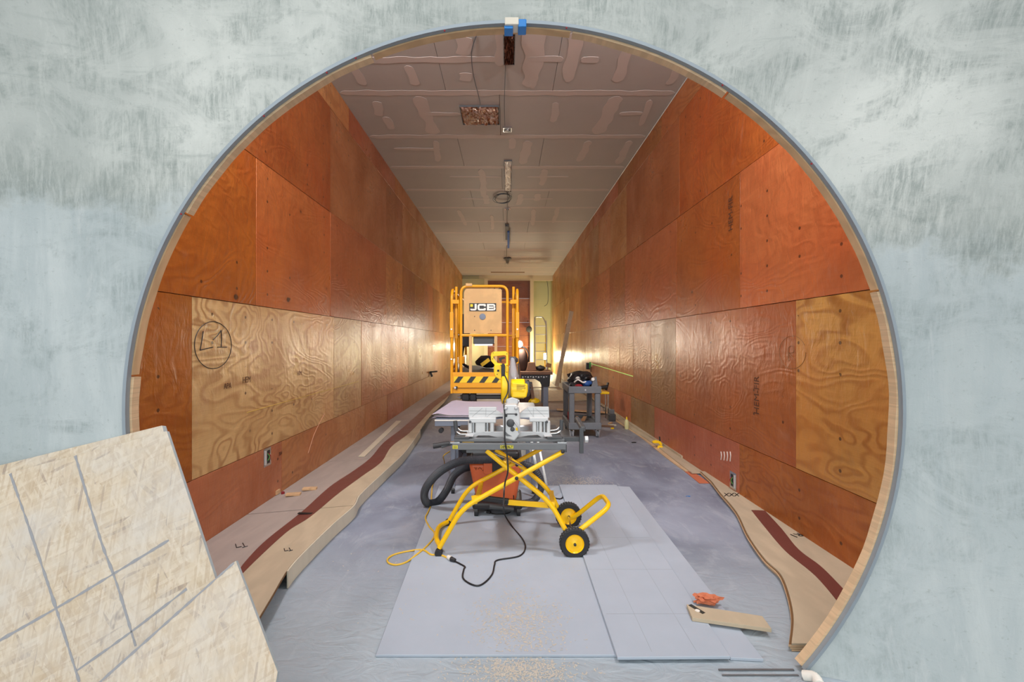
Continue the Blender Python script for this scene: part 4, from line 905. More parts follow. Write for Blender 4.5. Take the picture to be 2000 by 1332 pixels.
# top beams
def beam(Yc, px0, px1, py0, py1, name, mat, d=.03):
    a = P(px0, py1, Yc); b = P(px1, py0, Yc); return MB().bb(a.x, b.x, Yc, Yc+d, a.z, b.z).build(name, mat, ST, bevel=.004)
bmN = beam(2.95, 883, 1106, 866, 879, 'front_beam', M['grey']); bmF = beam(3.44, 891, 1092, 850, 862, 'rear_beam', M['grey'])
a = P(1102, 884, 2.945); MB().bb(a.x-.008, a.x+.018, 2.95, 2.985, a.z, a.z+.05).build('end_bracket', M['dark'], ST, bevel=.004)
lb = MB(); a = P(977, 876, 2.948); b = P(1002.5, 870, 2.948); lb.bb(a.x, b.x, 2.9475, 2.95, a.z, b.z); lo = lb.build('label_plate', M['lab'], ST)
text('DEWALT', .0205, ((a.x+b.x)/2, 2.947, (a.z+b.z)/2), FRONT, M['ink'], lo, off=.0006, sx=.95)
a = P(884, 876.5, 2.948); b = P(894, 870, 2.948); lo2 = MB().bb(a.x, b.x, 2.9475, 2.95, a.z, b.z).build('label_plate', M['lab'], ST)
for k in range(3): MB().bb(a.x+.004, b.x-.004, 2.9465, 2.9472, a.z+.004+k*.006, a.z+.006+k*.006).build('label_print', M['decal'], lo2)
zr = P(0, 866, 2.95).z
for x0 in (-.34, .33): MB().bb(x0-.015, x0+.015, 2.96, 3.47, zr-.035, zr-.008).build('cross_rail', M['grey'], ST)
for Y in (2.985, 3.36): MB().bb(-.35, .375, Y, Y+.045, zr+.001, zr+.022).build('mount_rail', M['grey'], ST, bevel=.003)
for x in (-.30, .31): MB().bb(x-.05, x+.05, 2.975, 3.42, zr+.023, zr+.035).build('mount_bracket', M['dark'], ST, bevel=.003)
for x in (-.34, .355): MB().bar((x-.03, 2.96, zr+.004), (x+.03, 2.96, zr+.004), .02, .008).build('rail_clip', M['steel'], ST)
MB().tube([P(882, 866, 3.0), P(862, 872, 2.99)], .012, 10).build('left_grip_bar', M['dark'], ST); MB().tube([P(878, 866, 3.0), P(846, 871.5, 2.99)], [.016, .018], 12).build('left_grip', M['black'], ST, smooth=True)
b1 = MB().bar(P(1098, 857, 3.02), P(1134, 857, 3.02), .035, .03).build('extension_arm', M['dark'], ST, bevel=.003)
MB().bar(P(1135.5, 885, 3.0), P(1135.5, 836, 3.0), .026, .02, (0, 1, 0)).build('work_stop_post', M['dark'], ST, bevel=.002)
MB().bar(P(1127, 818, 3.55), P(1139, 838, 3.0), .034, .034).build('work_stop_bar', M['dark'], ST, bevel=.008)
MB().lathe([(.015, -.012), (.022, -.01), (.022, .01), (.015, .012)], P(1145, 858, 3.0), 'X', 10).build('stop_knob', M['white'], ST)
MB().bar(P(911, 881, 3.05), P(951, 881, 3.05), .02, .018).build('grey_catch', M['grey'], ST)
MB().tube([P(966, 886, 3.0), P(985, 893, 3.03), P(1020, 911, 3.1)], .005, 8).build('gas_strut', M['steel'], ST)

# ------------------------------------------------------------------ miter saw
MS = thing('miter_saw', (0.02, 3.2, zr+.03), 'yellow and silver sliding miter saw with tall fence on the folding stand', 'miter saw')
YS = 3.05
zb0 = zr+.036
def Q(px, py, d=0): return P(px, py, YS+d)
def pris(pix, d, th, name, mat, parent=MS, bevel=.003, **kw): return MB().prism([Q(x, y, d) for x, y in pix], (0, th, 0)).build(name, mat, parent, bevel=bevel, **kw)
zq = Q(0, 858).z; dz = zb0-zq
base_ = pris([(911, 858), (924, 858), (934, 851), (955, 851), (978, 856), (1008, 856), (1032, 851), (1050, 850), (1063, 858), (1077, 858), (1076, 846), (1060, 844), (1040, 843), (945, 843), (927, 845), (911, 847)], 0, .12, 'base_casting', M['alu'])
for x0, x1 in ((910, 925), (1062, 1077)): 
    a = Q(x0, 858); b = Q(x1, 849); MB().bb(a.x, b.x, 2.99, 3.36, max(a.z, zb0), b.z).build('foot', M['white'], MS, bevel=.004)
MB().lathe([(.150, 0), (.158, .012), (.158, .062), (.150, .070)], (Q(1000, 0).x, YS+.17, Q(0, 853).z), 'Z', 40).build('turntable', M['alu'], MS, smooth=True)
# fence lower castings and cylinders
for (x0, x1, y0, y1) in ((916, 969, 816, 826), (1034, 1071, 815, 824)): 
    a = Q(x0, y1); b = Q(x1, y0); MB().bb(a.x, b.x, YS-.005, YS+.03, a.z, b.z).build('fence_base', M['white'], MS, bevel=.005)
for (x0, x1) in ((914, 922), (928, 948), (957, 965), (1040, 1048), (1053, 1059), (1068, 1075)):
    a = Q(x0, 846); b = Q(x1, 822); MB().bb(a.x, b.x, YS, YS+.05, a.z, b.z).build('fence_web', M['white'], MS, bevel=.006)
for x in (924.5, 952, 1044, 1050, 1063): MB().cyl(Q(x, 846, .03), Q(x, 821, .03), .013, 14).build('clamp_post', M['steel'], MS, smooth=True)
fL = pris([(915, 816), (915, 795), (970, 795), (970, 801), (986, 810), (986, 813), (960, 816)], .03, .014, 'fence', M['white'], bevel=.002)
fR = pris([(1010, 816), (1010, 811), (1032, 794.5), (1072, 794.5), (1073, 816)], .03, .014, 'fence', M['white'], bevel=.002)
for f, ls in ((fL, (((922, 814), (942, 797)), ((949, 797), (949, 814)), ((951, 814), (969, 801)), ((917, 808), (984, 809)), ((917, 802), (969, 803)))), (fR, (((1030, 797), (1042, 814)), ((1045, 797), (1064, 814)), ((1042, 797), (1042, 814)), ((1013, 808), (1071, 808)), ((1024, 802), (1071, 802))))):
    for p, q in ls: MB().bar(Q(*p, .0295), Q(*q, .0295), .0012, .002, (0, 1, 0)).build('fence_groove', M['grey'], f)
for x in (918, 1068): MB().lathe([(.010, 0), (.007, -.01)], Q(x, 824, -.005), 'Y', 6).build('fence_knob', M['dark'], MS)
for s, (pts) in ((0, [(912, 848), (897, 848), (891, 842), (889, 826)]), (1, [(1074, 847), (1090, 846), (1096, 840), (1097, 824)])):
    MB().tube(bend([Q(*p, .02) for p in pts], .03), .008, 10).build('carry_handle', M['steel'], MS, smooth=True)
    MB().tube(bend([Q(p[0]+(3 if s == 0 else -3), p[1]-6, .06) for p in pts[:3]], .03), .008, 10).build('carry_handle', M['steel'], MS, smooth=True)
    MB().tube([Q(*pts[2], .02), Q(pts[3][0], pts[3][1]-4, .02)], .014, 10).build('handle_grip', M['dark'], MS, smooth=True)
# central column, miter arm
col = pris([(983, 856), (1005, 862), (1016, 848), (1016, 812), (1013, 795), (1008, 790), (988, 790), (983, 795), (982, 812)], -.07, .16, 'miter_column', M['white'], bevel=.008)
for (x, y, rr, m, nm) in ((988, 811, .010, 'black', 'bolt_hole'), (1008, 809, .008, 'black', 'bolt_hole'), (997, 826, .026, 'dark', 'bevel_knob'), (1001, 838, .014, 'dark', 'detent_knob'), (988, 797, .012, 'alu', 'boss'), (1008, 797, .012, 'alu', 'boss')):
    MB().lathe([(rr, .0), (rr, -.012), (rr*.8, -.018), (rr*.35, -.02)], Q(x, y, -.068), 'Y', 18).build(nm, M[m], MS, smooth=True)
MB().lathe([(.011, 0), (.009, -.006)], Q(1010, 838, -.07), 'Y', 14).build('yellow_boss', M['saw'], MS)
pris([(990, 809.5), (1006, 809.5), (1006, 808), (990, 808)], -.075, .004, 'slot', M['black'], bevel=0)
pris([(984, 840), (992, 848), (1000, 852), (990, 852), (984, 848)], -.074, .004, 'scale_window', M['grey'], bevel=0)
MB().tube(bend([Q(1004, 822, -.08), Q(1012, 834, -.085), Q(1014, 846, -.08)], .02), .005, 8).build('miter_lever', M['alu'], MS, smooth=True)
pris([(990, 790), (1012, 790), (1013, 780), (1000, 776), (988, 780)], .02, .10, 'pivot_neck', M['alu'], bevel=.006)
MB().cyl(Q(988, 783, .06), Q(1014, 783, .06), .016, 14).build('pivot_pin', M['steel'], MS, smooth=True)
# blade guard, motor, handle
gd = MB().lathe([(.02, -.012), (.118, -.012), (.128, -.004), (.128, .030), (.118, .036), (.02, .036)], Vector((Q(982, 0).x, YS+.14, Q(0, 757).z)), 'X', 40).build('upper_guard', M['saw'], MS, smooth=True)
MB().lathe([(.015, .036), (.100, .036), (.108, .042), (.095, .052), (.03, .056)], Vector((Q(982, 0).x, YS+.14, Q(0, 757).z)), 'X', 36).build('guard_cover', M['alu'], MS, smooth=True)
MB().lathe([(.050, .05), (.066, .058), (.068, .145), (.060, .152)], Vector((Q(982, 0).x, YS+.10, Q(0, 762).z)), 'X', 30).build('motor_housing', M['saw'], MS, smooth=True)
pris([(999, 746), (1013, 748), (1031, 750), (1031, 765), (1028, 777), (999, 777)], .035, .09, 'motor_shroud', M['saw'], bevel=.010)
MB().lathe([(.052, .15), (.056, .156), (.054, .178), (.040, .188)], Vector((Q(982, 0).x, YS+.10, Q(0, 762).z)), 'X', 24).build('motor_cap', M['dark'], MS, smooth=True)
for k in range(7): a = k*PI/6; MB().box((Q(982, 0).x+.184, YS+.10-.05*math.cos(a-.1), Q(0, 762).z+.05*math.sin(a)*.9), (.03, .006, .006)).build('cap_vent', M['black'], MS)
for k, w in enumerate((18, 16, 18, 12)): a = Q(1009, 752+k*3, .033); MB().bb(a.x, a.x+w*.0034, a.y-.0006, a.y+.001, a.z-.0014, a.z+.0012).build('rating_print', M['ink'], MS)
pris([(961, 688), (966, 686), (987, 686), (992, 690), (992, 713), (964, 713), (958, 706), (958, 693)], .10, .035, 'handle_loop', M['saw'], bevel=.004) if 0 else None
def hring():
    out = [(963, 687), (988, 686), (992.5, 690), (992.5, 700), (992.5, 713), (985, 714), (966, 713), (959, 705), (958.5, 694), (960, 689)]
    inn = [(965, 696), (986, 694), (988.5, 696), (988.5, 701), (988.5, 710), (984, 711), (972, 709), (966, 703), (963.5, 698), (963.5, 697)]
    n = len(out); b = MB(); a = [Q(x, y, .08) for x, y in out]+[Q(x, y, .08) for x, y in inn]; a += [v+Vector((0, .036, 0)) for v in a]; fs = []
    for i in range(n):
        j = (i+1) % n; fs += [(i, j, n+j, n+i), (2*n+i, 3*n+i, 3*n+j, 2*n+j), (i, 2*n+i, 2*n+j, j), (n+i, n+j, 3*n+j, 3*n+i)]
    return b.add(a, fs)
hring().build('d_handle', M['saw'], MS, bevel=.003, smooth=False)
pris([(974, 699), (986, 697), (987, 700), (980, 702), (979, 708), (976, 706)], .09, .018, 'trigger', M['black'], bevel=.001)
pris([(966, 712), (974, 711), (990, 712.5), (993, 718), (992, 738), (990, 745), (977, 742), (967, 736), (964.5, 728), (964.5, 717)], .06, .07, 'handle_body', M['saw'], bevel=.006)
for (x, y) in ((967, 724.5), ): pris([(x-.0+4, 722), (x+8, 722), (x+8, 726), (x+4, 726)], .057, .004, 'small_decal', M['ink'], bevel=0)
for (x, y) in ((962, 701), (978, 713), (990, 714), (990, 727), (971, 731), (990, 691), (963, 689)): MB().lathe([(.003, 0), (.003, -.002)], Q(x, y, .058 if y > 710 else .079), 'Y', 8).build('screw', M['ink'], MS)
pris([(979, 741), (979, 713), (981, 710), (984, 710), (986.5, 713), (986.5, 741)], .035, .022, 'arm_grip', M['black'], bevel=.004)
# slide rails and silver motor arm running back and up
MB().tube([Q(1002, 757, .14), Q(1003, 730, .28), Q(1001, 700, .42)], [.036, .032, .016], 12).build('slide_arm', M['alu'], MS, smooth=True)
for (a, b, c, d) in ((1009, 752, 1006, 706), (1016, 752, 1012, 712)): MB().cyl(Q(a, b, .12), Q(c, d, .50), .011, 12).build('slide_rail', M['steel'], MS, smooth=True)
MB().cyl(Q(1007, 752, .10), Q(1007, 738, .12), .014, 12).build('lock_bolt', M['steel'], MS, smooth=True)
MB().bar(Q(1001, 700, .40), Q(1006, 704, .50), .05, .03).build('rail_end', M['dark'], MS, bevel=.006)
pris([(992, 757), (1004, 748), (1006, 790), (996, 790)], .10, .06, 'hinge_arm', M['alu'], bevel=.006)
MB().tube(cat([Q(984, 730, .02), Q(990, 742, .015), Q(993, 752, .01), Q(991, 768, .0), Q(984, 782, -.02), Q(984, 790, -.06), Q(986, 810, -.09)], 6), .0045, 8).build('saw_cable', M['cord'], MS, smooth=True)

# cords on the floor
def fl_(px, py): 
    g = G(px, py, 0); z = .0165 if (-.6 < g.x < .5 and g.y > 2.02 and g.y < 4.4) else .0055
    return G(px, py, z)
cc = cat([Q(986, 808, -.095), Q(986, 830, -.11), Q(986, 858, -.12), P(990, 885, 2.92), P(992, 920, 2.90), P(986, 945, 2.92), P(984, 975, 2.93), G(985, 1003, .08), fl_(1000, 1028), fl_(1020, 1052), fl_(1026, 1070), fl_(1014, 1086), fl_(972, 1094), fl_(966, 1103), fl_(962, 1120), fl_(950, 1135), fl_(934, 1144), fl_(916, 1139), fl_(904, 1128), fl_(906, 1112), fl_(908, 1107), fl_(898, 1101), fl_(888, 1096)], 8)
MB().tube(cc, .0052, 8).build('power_cord', M['cord'], None, 'black power cord trailing from the miter saw across the floor boards', 'cord', smooth=True)
t = thing('cord_plug', fl_(882, 1094), 'joined black and clear plug between the black and yellow cords', 'plug')
MB().cyl(fl_(889, 1097)+Vector((0, 0, .008)), fl_(881, 1094)+Vector((0, 0, .008)), .011, 12, .015).build('black_plug', M['black'], t, smooth=True)
MB().cyl(fl_(881, 1093.5)+Vector((0, 0, .008)), fl_(875, 1090)+Vector((0, 0, .008)), .015, 12, .012).build('clear_socket', M['decalw'], t, smooth=True)
yc = cat([fl_(875, 1090), fl_(858, 1083), fl_(842, 1083), fl_(826, 1074), fl_(800, 1076), fl_(770, 1083), fl_(757, 1092), fl_(760, 1100), fl_(775, 1103), fl_(795, 1097), fl_(815, 1082), fl_(832, 1068), fl_(846, 1052), fl_(848, 1040), fl_(838, 1028), fl_(831, 1012), fl_(836, 1000), fl_(842, 985), fl_(843, 965), fl_(846, 945), fl_(860, 925), fl_(868, 905), P(866, 895, 4.6)+Vector((0, 0, .02)), P(878, 882, 4.7)], 8)
MB().tube(yc, .0058, 8).build('extension_cord', M['ycord'], None, 'yellow extension cord looping on the floor at left of the stand', 'cord', smooth=True)
vc = cat([P(1003, 968, 3.5), P(1004, 985, 3.45), G(1003, 996, .02)+Vector((0, 0, .0)), fl_(990, 1003), fl_(970, 1004), fl_(958, 1002)], 8)
t = thing('vacuum_cord', G(980, 1003), 'short black cord with a loose plug under the saw stand', 'cord')
MB().tube(vc, .0042, 8).build('cable', M['cord'], t, smooth=True); MB().cyl(fl_(958, 1002)+Vector((0, 0, .006)), fl_(951, 1001)+Vector((0, 0, .006)), .013, 10).build('plug', M['black'], t, smooth=True)
for s in (-.004, .004): p = fl_(950, 1001)+Vector((-.006, s, .006)); MB().box(p, (.018, .0015, .005)).build('prong', M['steel'], t)
MB().tube(cat([fl_(1074, 968), fl_(1085, 973), fl_(1096, 974), fl_(1104, 968), fl_(1110, 965)], 6), .006, 6).tube(cat([fl_(1100, 953), fl_(1102, 962), fl_(1098, 972), fl_(1092, 975)], 6), .005, 6).build('black_strap', M['black'], None, 'short black strap lying on the floor behind the wheels', 'strap')

# ------------------------------------------------------------------ service cart
SC = thing('service_cart', (1.14, 7.0, 0), 'grey plastic two-shelf utility cart beside the right wall', 'cart')
cx0, cx1, cy0, cy1 = .91, 1.36, 6.66, 7.40
zt_ = .75
for z, nm in ((zt_, 'top_tray'), (.22, 'bottom_tray')):
    b = MB().bb(cx0, cx1, cy0, cy1, z-.06, z-.045)
    b.bb(cx0-.015, cx1+.015, cy0-.015, cy0+.02, z-.10, z).bb(cx0-.015, cx1+.015, cy1-.02, cy1+.015, z-.10, z).bb(cx0-.015, cx0+.02, cy0, cy1, z-.10, z).bb(cx1-.02, cx1+.015, cy0, cy1, z-.10, z)
    b.build(nm, M['cart'], SC, bevel=.01)
for x in (cx0+.035, cx1-.035):
    for y in (cy0+.035, cy1-.035):
        MB().bb(x-.04, x+.04, y-.035, y+.035, .20, zt_-.09).build('corner_post', M['cart'], SC, bevel=.014)
        MB().bar((x-.028, y, .11), (x-.018, y, .02), .012, .05, (0, 1, 0)).bar((x+.028, y, .11), (x+.018, y, .02), .012, .05, (0, 1, 0)).build('caster_fork', M['steel'], SC)
        MB().lathe([(.01, -.014), (.048, -.012), (.048, .012), (.01, .014)], (x, y, .05), 'X', 20).build('caster', M['cart'], SC, smooth=True)
MB().lathe([(.012, 0), (.012, .02)], (1.14, cy0-.016, zt_-.05), 'Y', 10).build('tray_plug', M['white'], SC)
# bag and rags on the cart
BG = thing('tool_bag', (1.1, 6.95, zt_), 'open black tool bag heaped on the grey cart', 'bag')
MB().blob((1.12, 7.05, zt_+.07), (.20, .22, .13), .22, 3, 3, 4, zt_-.042).build('bag_body', M['black'], BG, smooth=True)
MB().blob((1.17, 6.92, zt_+.12), (.10, .10, .06), .2, 7, 3, 4).build('bag_flap', M['black'], BG, smooth=True)
MB().blob((1.06, 6.85, zt_+.11), (.035, .02, .02), .2, 9, 2).build('white_patch', M['decalw'], BG, smooth=True)
MB().tube(cat([(1.0, 6.8, zt_+.05), (1.05, 6.76, zt_+.09), (1.12, 6.76, zt_+.05), (1.17, 6.78, zt_+.06)], 6), .012, 8).build('strap', M['decalw'], BG, smooth=True)
MB().blob((1.19, 6.80, zt_+.03), (.07, .05, .045), .2, 11, 2, 4).build('blue_cloth', M['blue'], None, 'crumpled blue cloth on the cart in front of the black bag', 'cloth', smooth=True)
MB().blob((1.06, 6.76, zt_+.0), (.06, .04, .028), .1, 12, 2, 4).build('red_cloth', M['red'], None, 'dark red cloth on the cart in front of the black bag', 'cloth', smooth=True)
MB().prism([(1.24, 6.72, zt_-.01), (1.34, 6.74, zt_-.01), (1.34, 6.86, zt_+.13), (1.30, 6.84, zt_+.12)], (.004, .006, .002)).build('grey_folder', M['cart'], None, 'grey flap standing at the right end of the cart top', 'folder')
MB().blob((1.28, 6.80, zt_+.09), (.03, .03, .03), .2, 15, 2).build('white_rag', M['decalw'], None, 'small white rag on the cart between blue cloth and grey flap', 'rag', smooth=True)
MB().tube(cat([(.94, 6.8, zt_+.03), (.90, 6.68, zt_-.03), (.885, 6.66, zt_-.14), (.87, 6.66, zt_-.19)], 6), .011, 6).build('hanging_strap', M['dark'], None, 'dark strap hanging over the left front corner of the cart', 'strap')
MB().bb(.95, 1.03, 7.08, 7.2, .178, .30).build('red_box', M['red'], None, 'small red box on the lower shelf of the cart', 'box', bevel=.004)
MB().bar((1.12, 6.8, .20), (1.24, 7.25, .20), .06, .04).build('pry_tool', M['steel'], None, 'grey steel tool lying on the lower cart shelf', 'tool'); MB().bar((1.06, 6.9, .20), (1.10, 7.2, .21), .04, .04).build('wood_scrap', M['pine'], None, 'pale wood scrap lying on the lower cart shelf', 'offcut')

# stool with yellow drill behind the cart
t = thing('step_stool', (1.72, 8.3, 0), 'small stool with yellow top standing behind the cart', 'stool')
MB().bb(1.62, 1.84, 8.2, 8.45, .46, .50).build('seat', M['saw'], t, bevel=.01)
for x, y in ((1.64, 8.22), (1.82, 8.22), (1.64, 8.43), (1.82, 8.43)): MB().bar((x, y, 0.001), (x*.96+.07, y, .46), .02, .02, (0, 1, 0)).build('leg', M['steel'], t)
t = thing('cordless_drill', (1.72, 8.3, .501), 'black and yellow drill lying on the small yellow stool', 'drill')
MB().cyl((1.66, 8.30, .56), (1.82, 8.32, .58), .035, 12).build('body', M['black'], t, smooth=True); MB().bar((1.80, 8.3, .52), (1.84, 8.32, .66), .03, .03).build('grip', M['black'], t); MB().bb(1.64, 1.72, 8.26, 8.36, .502, .54).build('battery', M['saw'], t, bevel=.006)
t = thing('battery_charger', (1.86, 8.1, 0), 'small dark grey charger on the floor behind the cart', 'charger')
MB().bb(1.80, 1.92, 8.05, 8.2, .001, .12).build('body', M['dark'], t, bevel=.01); MB().bb(1.82, 1.90, 8.07, 8.17, .12, .20).build('battery', M['cart'], t, bevel=.008)

# bottle, offcuts, clamp, laser level, plywood sheets
c = G(1224, 838); t = thing('glue_bottle', c, 'pale yellow glue bottle standing on the floor by the right wall', 'bottle')
MB().lathe([(.030, 0), (.034, .01), (.034, .12), (.020, .15), (.014, .155)], c, n=20).build('bottle', M['glue'], t, smooth=True); MB().lathe([(.014, .155), (.014, .172), (.006, .20)], c, n=14).build('nozzle', M['tapey'], t, smooth=True)
for (x, y, L_, w, a, lab, m) in ((1187, 834, .20, .06, -.3, 'small dark wood offcut on the floor by the glue bottle', 'brown'), (1192, 828, .13, .03, .9, 'pale sliver of wood on the floor among the small offcuts', 'pine'), (1196, 832, .12, .04, .0, 'short pale wood scrap on the floor among the small offcuts', 'fascia')):
    p = G(x, y, 0); MB().box((p.x, p.y, .014), (L_, w, .024), a).build('wood_offcut', M[m], None, lab, 'offcut')
p = G(1196, 838, 0); MB().box((p.x, p.y, .012), (.05, .03, .02), .3).build('tape_measure', M['saw'], None, 'tiny yellow and black tape measure beside the small offcuts', 'tape measure', bevel=.004)
c = Vector((1.955, 5.95, 0)); cl = thing('spring_clamp', (c.x+.05, c.y, 0), 'yellow bar clamp gripping the baseboard strips at the right wall', 'clamp')
MB().prism([Vector((c.x+dx, c.y+.0, dz_)) for dx, dz_ in ((-.06, .10), (-.01, .115), (.05, .10), (.075, .06), (.05, .045), (.02, .075), (-.05, .075))], (0, .035, 0)).build('upper_jaw', M['saw'], cl, bevel=.006)
MB().prism([Vector((c.x+dx, c.y-.01, dz_)) for dx, dz_ in ((.0, .0), (.06, .0), (.08, .03), (.06, .05), (.02, .045))], (0, .035, 0)).build('lower_jaw', M['saw'], cl, bevel=.006)
MB().bar((c.x+.05, c.y+.01, .02), (c.x+.04, c.y+.02, .16), .012, .02, (0, 1, 0)).build('bar', M['black'], cl)
c = P(1147, 714, 11.4); t = thing('laser_level', (2.04, 11.4, .8), 'small black and green laser level fixed to the right wall', 'laser level')
MB().box((2.02, 11.4, .80), (.10, .10, .16)).build('body', M['black'], t, bevel=.01); MB().box((2.055, 11.33, .82), (.035, .06, .17)).build('green_trim', M['green'], t, bevel=.005); MB().box((2.07, 11.3, .72), (.03, .05, .12)).build('bracket', M['brown'], t)
p = RW(1231, 865); p = G(1238, 865, 0); MB().box((p.x, p.y, .006), (.06, .025, .01), .2).build('black_scrap', M['black'], None, 'small black scrap on the bare floor right of the cart', 'scrap')
p = G(1344, 970, 0); MB().tube(cat([(p.x-.02, p.y, .003), (p.x, p.y+.01, .003), (p.x+.02, p.y, .003), (p.x, p.y-.006, .003)], 4), .002, 5).build('blue_mark', M['clampb'], fl)
MB().tube(cat([G(1310, 888, .01), G(1316, 893, .01), G(1324, 894, .01)], 4), .004, 5).build('wire_hook', M['steel'], None, 'small bent steel wire on the floor beside the yellow clamp', 'wire')

for (pts, z0, m, lab) in ((((.75, 10.6), (2.0, 10.9), (2.0, 13.2), (.9, 13.0)), .002, 'floorply2', 'wide plywood sheet flat on the floor beyond the workbench'),
                          (((.85, 9.3), (1.9, 8.9), (2.02, 9.7), (.9, 10.3)), .002, 'floorply', 'plywood offcut flat on the floor behind the cart'),
                          (((.3, 14.0), (1.5, 14.0), (1.5, 16.5), (.3, 16.5)), .002, 'fascia', 'pale sheet flat on the far floor'),
                          (((1.0, 9.15), (2.0, 8.7), (2.02, 8.85), (1.0, 9.3)), .025, 'pine', 'long narrow plank lying on the offcut behind the cart')):
    flat('floor_plywood', pts, z0, z0+.018, M[m], lab, 'plywood')
# leaning plank
a = Vector((1.995, 14.15, 2.36)); b = Vector((1.56, 14.4, .012))
MB().bar(b, a, .13, .03, (0, 1, 0)).build('leaning_plank', M['floorply2'], None, 'tall pale plank leaning against the right wall', 'plank')
MB().bar(Vector((1.80, 15.6, .012)), Vector((2.03, 15.6, 2.02)), .30, .018, (1, 0, .1)).build('leaning_plank', M['darkply'], None, 'dark board added as shade behind the tall plank on the right wall', 'plank')  # added dark board, its tone stands for shade between plank and wall

# ------------------------------------------------------------------ workbench
WB = thing('folding_workbench', (.4, 8.9, 0), 'folding workbench with brown top and black plastic legs', 'workbench')
MB().bb(-.15, .86, 8.62, 9.22, .78, .84).build('bench_top', M['brown'], WB, bevel=.01)
for x in (-.10, .68):
    MB().bb(x, x+.10, 8.66, 8.76, .02, .56).build('leg', M['bgrey'], WB, bevel=.01); MB().bb(x, x+.10, 9.08, 9.18, .02, .56).build('leg', M['bgrey'], WB, bevel=.01)
    MB().bb(x-.02, x+.12, 8.64, 9.2, .001, .06).build('foot_bar', M['black'], WB, bevel=.01)
ap = MB().prism([Vector((x, 8.64, z)) for x, z in ((-.12, .78), (.82, .78), (.80, .55), (.66, .55), (.62, .64), (.52, .70), (.18, .70), (.08, .64), (.04, .55), (-.10, .55))], (0, .05, 0)).build('apron', M['black'], WB, bevel=.004)
for k in range(12): MB().bb(.18+k*.05, .205+k*.05, 8.636, 8.641, .735 if k % 2 else .72, .748).build('peg_slot', M['white'], ap)
MB().bb(-.06, .72, 8.8, 9.1, .16, .19).build('shelf', M['brown'], WB)
t = thing('tool_apron', (.35, 8.9, .19), 'brown leather tool apron and gloves heaped under the workbench', 'apron')
MB().blob((.36, 8.9, .40), (.12, .10, .24), .25, 21, 3, 3, .192).build('apron_body', M['leather'], t, smooth=True); MB().bar((.45, 8.82, .62), (.50, 8.82, .30), .06, .04, (0, 1, 0)).build('orange_strap', M['brown'], t); MB().blob((.52, 8.84, .26), (.11, .06, .06), .25, 22, 2).build('yellow_glove', M['saw'], t, smooth=True)
# lamp on the bench
wl_ = thing('work_lamp', (.23, 8.8, .841), 'lit work lamp standing on the folding workbench', 'lamp')
MB().lathe([(.07, 0), (.10, .05), (.12, .18), (.11, .32), (.07, .40), (.05, .42)], (.28, 8.86, .842), n=24).build('lamp_body', M['leather'], wl_, smooth=True)
MB().tube(bend([(.40, 8.86, .86), (.42, 8.86, 1.18), (.34, 8.84, 1.30), (.25, 8.84, 1.30)], .06), .014, 8).build('lamp_arm', M['black'], wl_, smooth=True)
MB().lathe([(.012, .03), (.06, .02), (.075, -.01), (.074, -.03)], (.226, 8.83, 1.36), 'Y', 24).build('reflector', M['black'], wl_, smooth=True)
MB().lathe([(.055, -.031), (.045, -.04), (.02, -.045)], (.226, 8.83, 1.36), 'Y', 24).build('lamp_glass', M['lamp'], wl_, smooth=True)
# objects on the bench
MB().prism([Vector((x, 8.75, z)) for x, z in ((.36, .842), (.56, .842), (.53, 1.01), (.40, 1.01))], (0, .16, 0)).build('wooden_block', M['brown'], None, 'tapered brown wooden block on the workbench beside the lamp', 'block', bevel=.01)
MB().blob((.64, 8.85, .89), (.10, .08, .055), .25, 31, 2, 4, .842).build('dark_cap', M['black'], None, 'crumpled dark cap on the workbench right of the block', 'cap', smooth=True)
t = thing('small_speaker', (.80, 8.85, .841), 'small dark box on a foot at the right end of the workbench', 'box')
MB().box((.80, 8.85, .95), (.10, .05, .08), Matrix.Rotation(.25, 3, 'Y')).build('body', M['darkply'], t, bevel=.006); MB().bar((.78, 8.85, .842), (.79, 8.85, .92), .02, .02, (0, 1, 0)).build('foot', M['darkply'], t)
MB().bb(.16, .24, 8.66, 8.72, .842, .87).build('wood_scrap', M['pine'], None, 'small pale wood scrap at the left end of the workbench', 'offcut', bevel=.003)

# far end: step ladder, round fitting, lamp in the niche
t = thing('step_ladder', (1.45, 19.0, 0), 'open step ladder standing in the bright far corner', 'ladder')
for y, x in ((18.8, 1.14), (18.8, 1.62)): MB().bar((x, y-.2, .01), (x, y+.25, 2.3), .05, .03, (0, 1, 0)).build('front_rail', M['alu'], t)
for x in (1.14, 1.62): MB().bar((x, 19.75, .01), (x, 19.1, 2.2), .04, .03, (0, 1, 0)).build('rear_rail', M['tapey'], t)
for k in range(6): MB().bb(1.14, 1.62, 18.62+k*.07, 18.74+k*.07, .3+k*.35, .33+k*.35).build('step', M['alu'], t)
MB().tube(bend([(1.14, 19.05, 2.2), (1.14, 19.05, 2.45), (1.48, 19.05, 2.45), (1.62, 19.05, 2.15)], .06), .022, 8).build('top_hoop', M['alu'], t)
MB().lathe([(.12, 0), (.14, -.05), (.10, -.07)], (.99, YE-.1, 1.98), 'Y', 20).build('round_fitting', M['dark'], None, 'dark round fitting on the post of the far wall', 'fitting', smooth=True)
t = thing('floor_lamp', (1.70, 20.4, 0), 'bright work lamp standing in the far right corner', 'lamp')
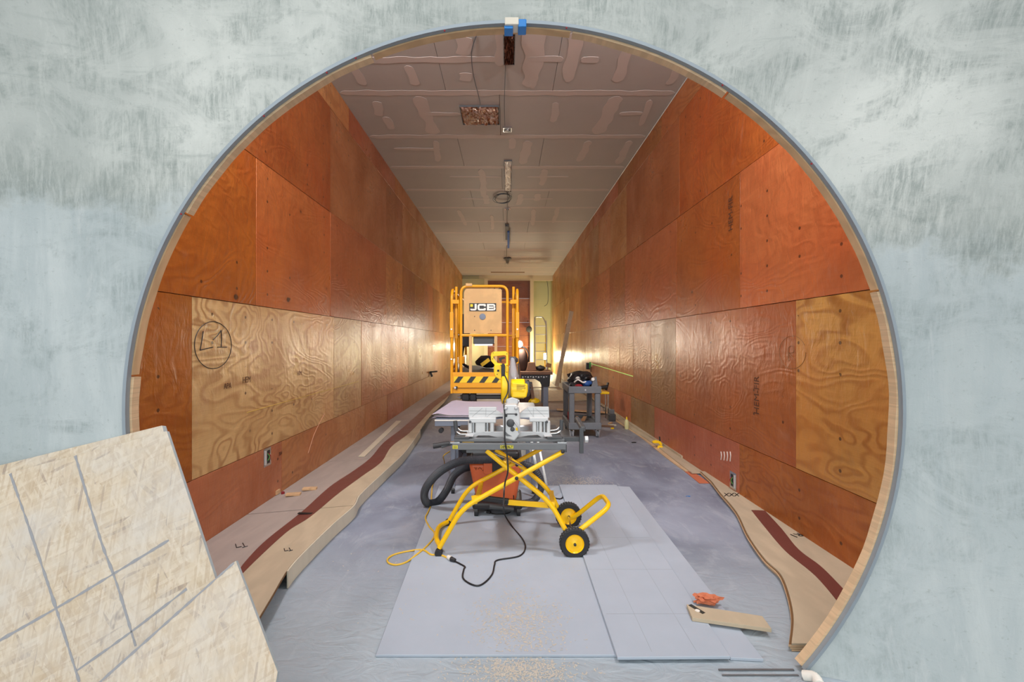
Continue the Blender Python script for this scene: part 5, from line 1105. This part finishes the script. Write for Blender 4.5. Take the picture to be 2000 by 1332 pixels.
MB().lathe([(.10, 0), (.10, .03), (.03, .05)], (1.70, 20.42, 0.001), n=20).build('base', M['black'], t, smooth=True); MB().cyl((1.70, 20.42, .05), (1.70, 20.42, .62), .02, 10).build('pole', M['black'], t); MB().lathe([(.05, .62), (.07, .66), (.07, .85), (.05, .9)], (1.70, 20.42, .0), n=18).build('lamp_glass', M['nlamp'], t, smooth=True)
MB().tube(cat([P(1066, 536, 21), P(1070, 560, 21), P(1070, 590, 21), P(1063, 598, 21)], 6), .012, 5).build('hanging_cable', M['dark'], None, 'thin cable hanging down in the far right niche', 'cable')

t = thing('wall_bracket', (-2.02, 12.1, .55), 'small black metal bracket on the left plywood wall near the lift', 'bracket')
MB().bar((-2.055, 12.1, .60), (-1.86, 12.1, .62), .03, .04).build('arm', M['black'], t); MB().bar((-2.055, 12.1, .62), (-2.0, 12.1, .48), .03, .05).build('strut', M['black'], t)

# sawdust
sd = MB(); rnd = random.Random(3)
def dustp(cx, cy, sx_, sy, n, z):
    for _ in range(n):
        x, y = rnd.gauss(cx, sx_), rnd.gauss(cy, sy); zz = .0125 if (-.58 < x < .46 and 2.04 < y < 4.38) else .0005
        if abs(x) > 1.8 or (.45 < x < 1.2 and 1.97 < y < 4.41): continue
        a = rnd.uniform(0, PI); L_ = rnd.uniform(.002, .007); w = rnd.uniform(.001, .003); c_, s_ = math.cos(a), math.sin(a)
        sd.add([(x-c_*L_-s_*w, y-s_*L_+c_*w, zz), (x+c_*L_-s_*w, y+s_*L_+c_*w, zz+.001), (x+c_*L_+s_*w, y+s_*L_-c_*w, zz+.001), (x-c_*L_+s_*w, y-s_*L_-c_*w, zz+.0005)], [(0, 1, 2, 3)])
dustp(.06, 2.25, .11, .14, 1300, 0); dustp(.05, 1.93, .12, .05, 1100, 0); dustp(.72, 4.55, .14, .10, 900, 0); dustp(.0, 3.0, .4, .5, 400, 0)
sd.build('sawdust', M['dust'], None, 'scattered pale sawdust on the boards and floor near the entrance', 'sawdust', kind='stuff')
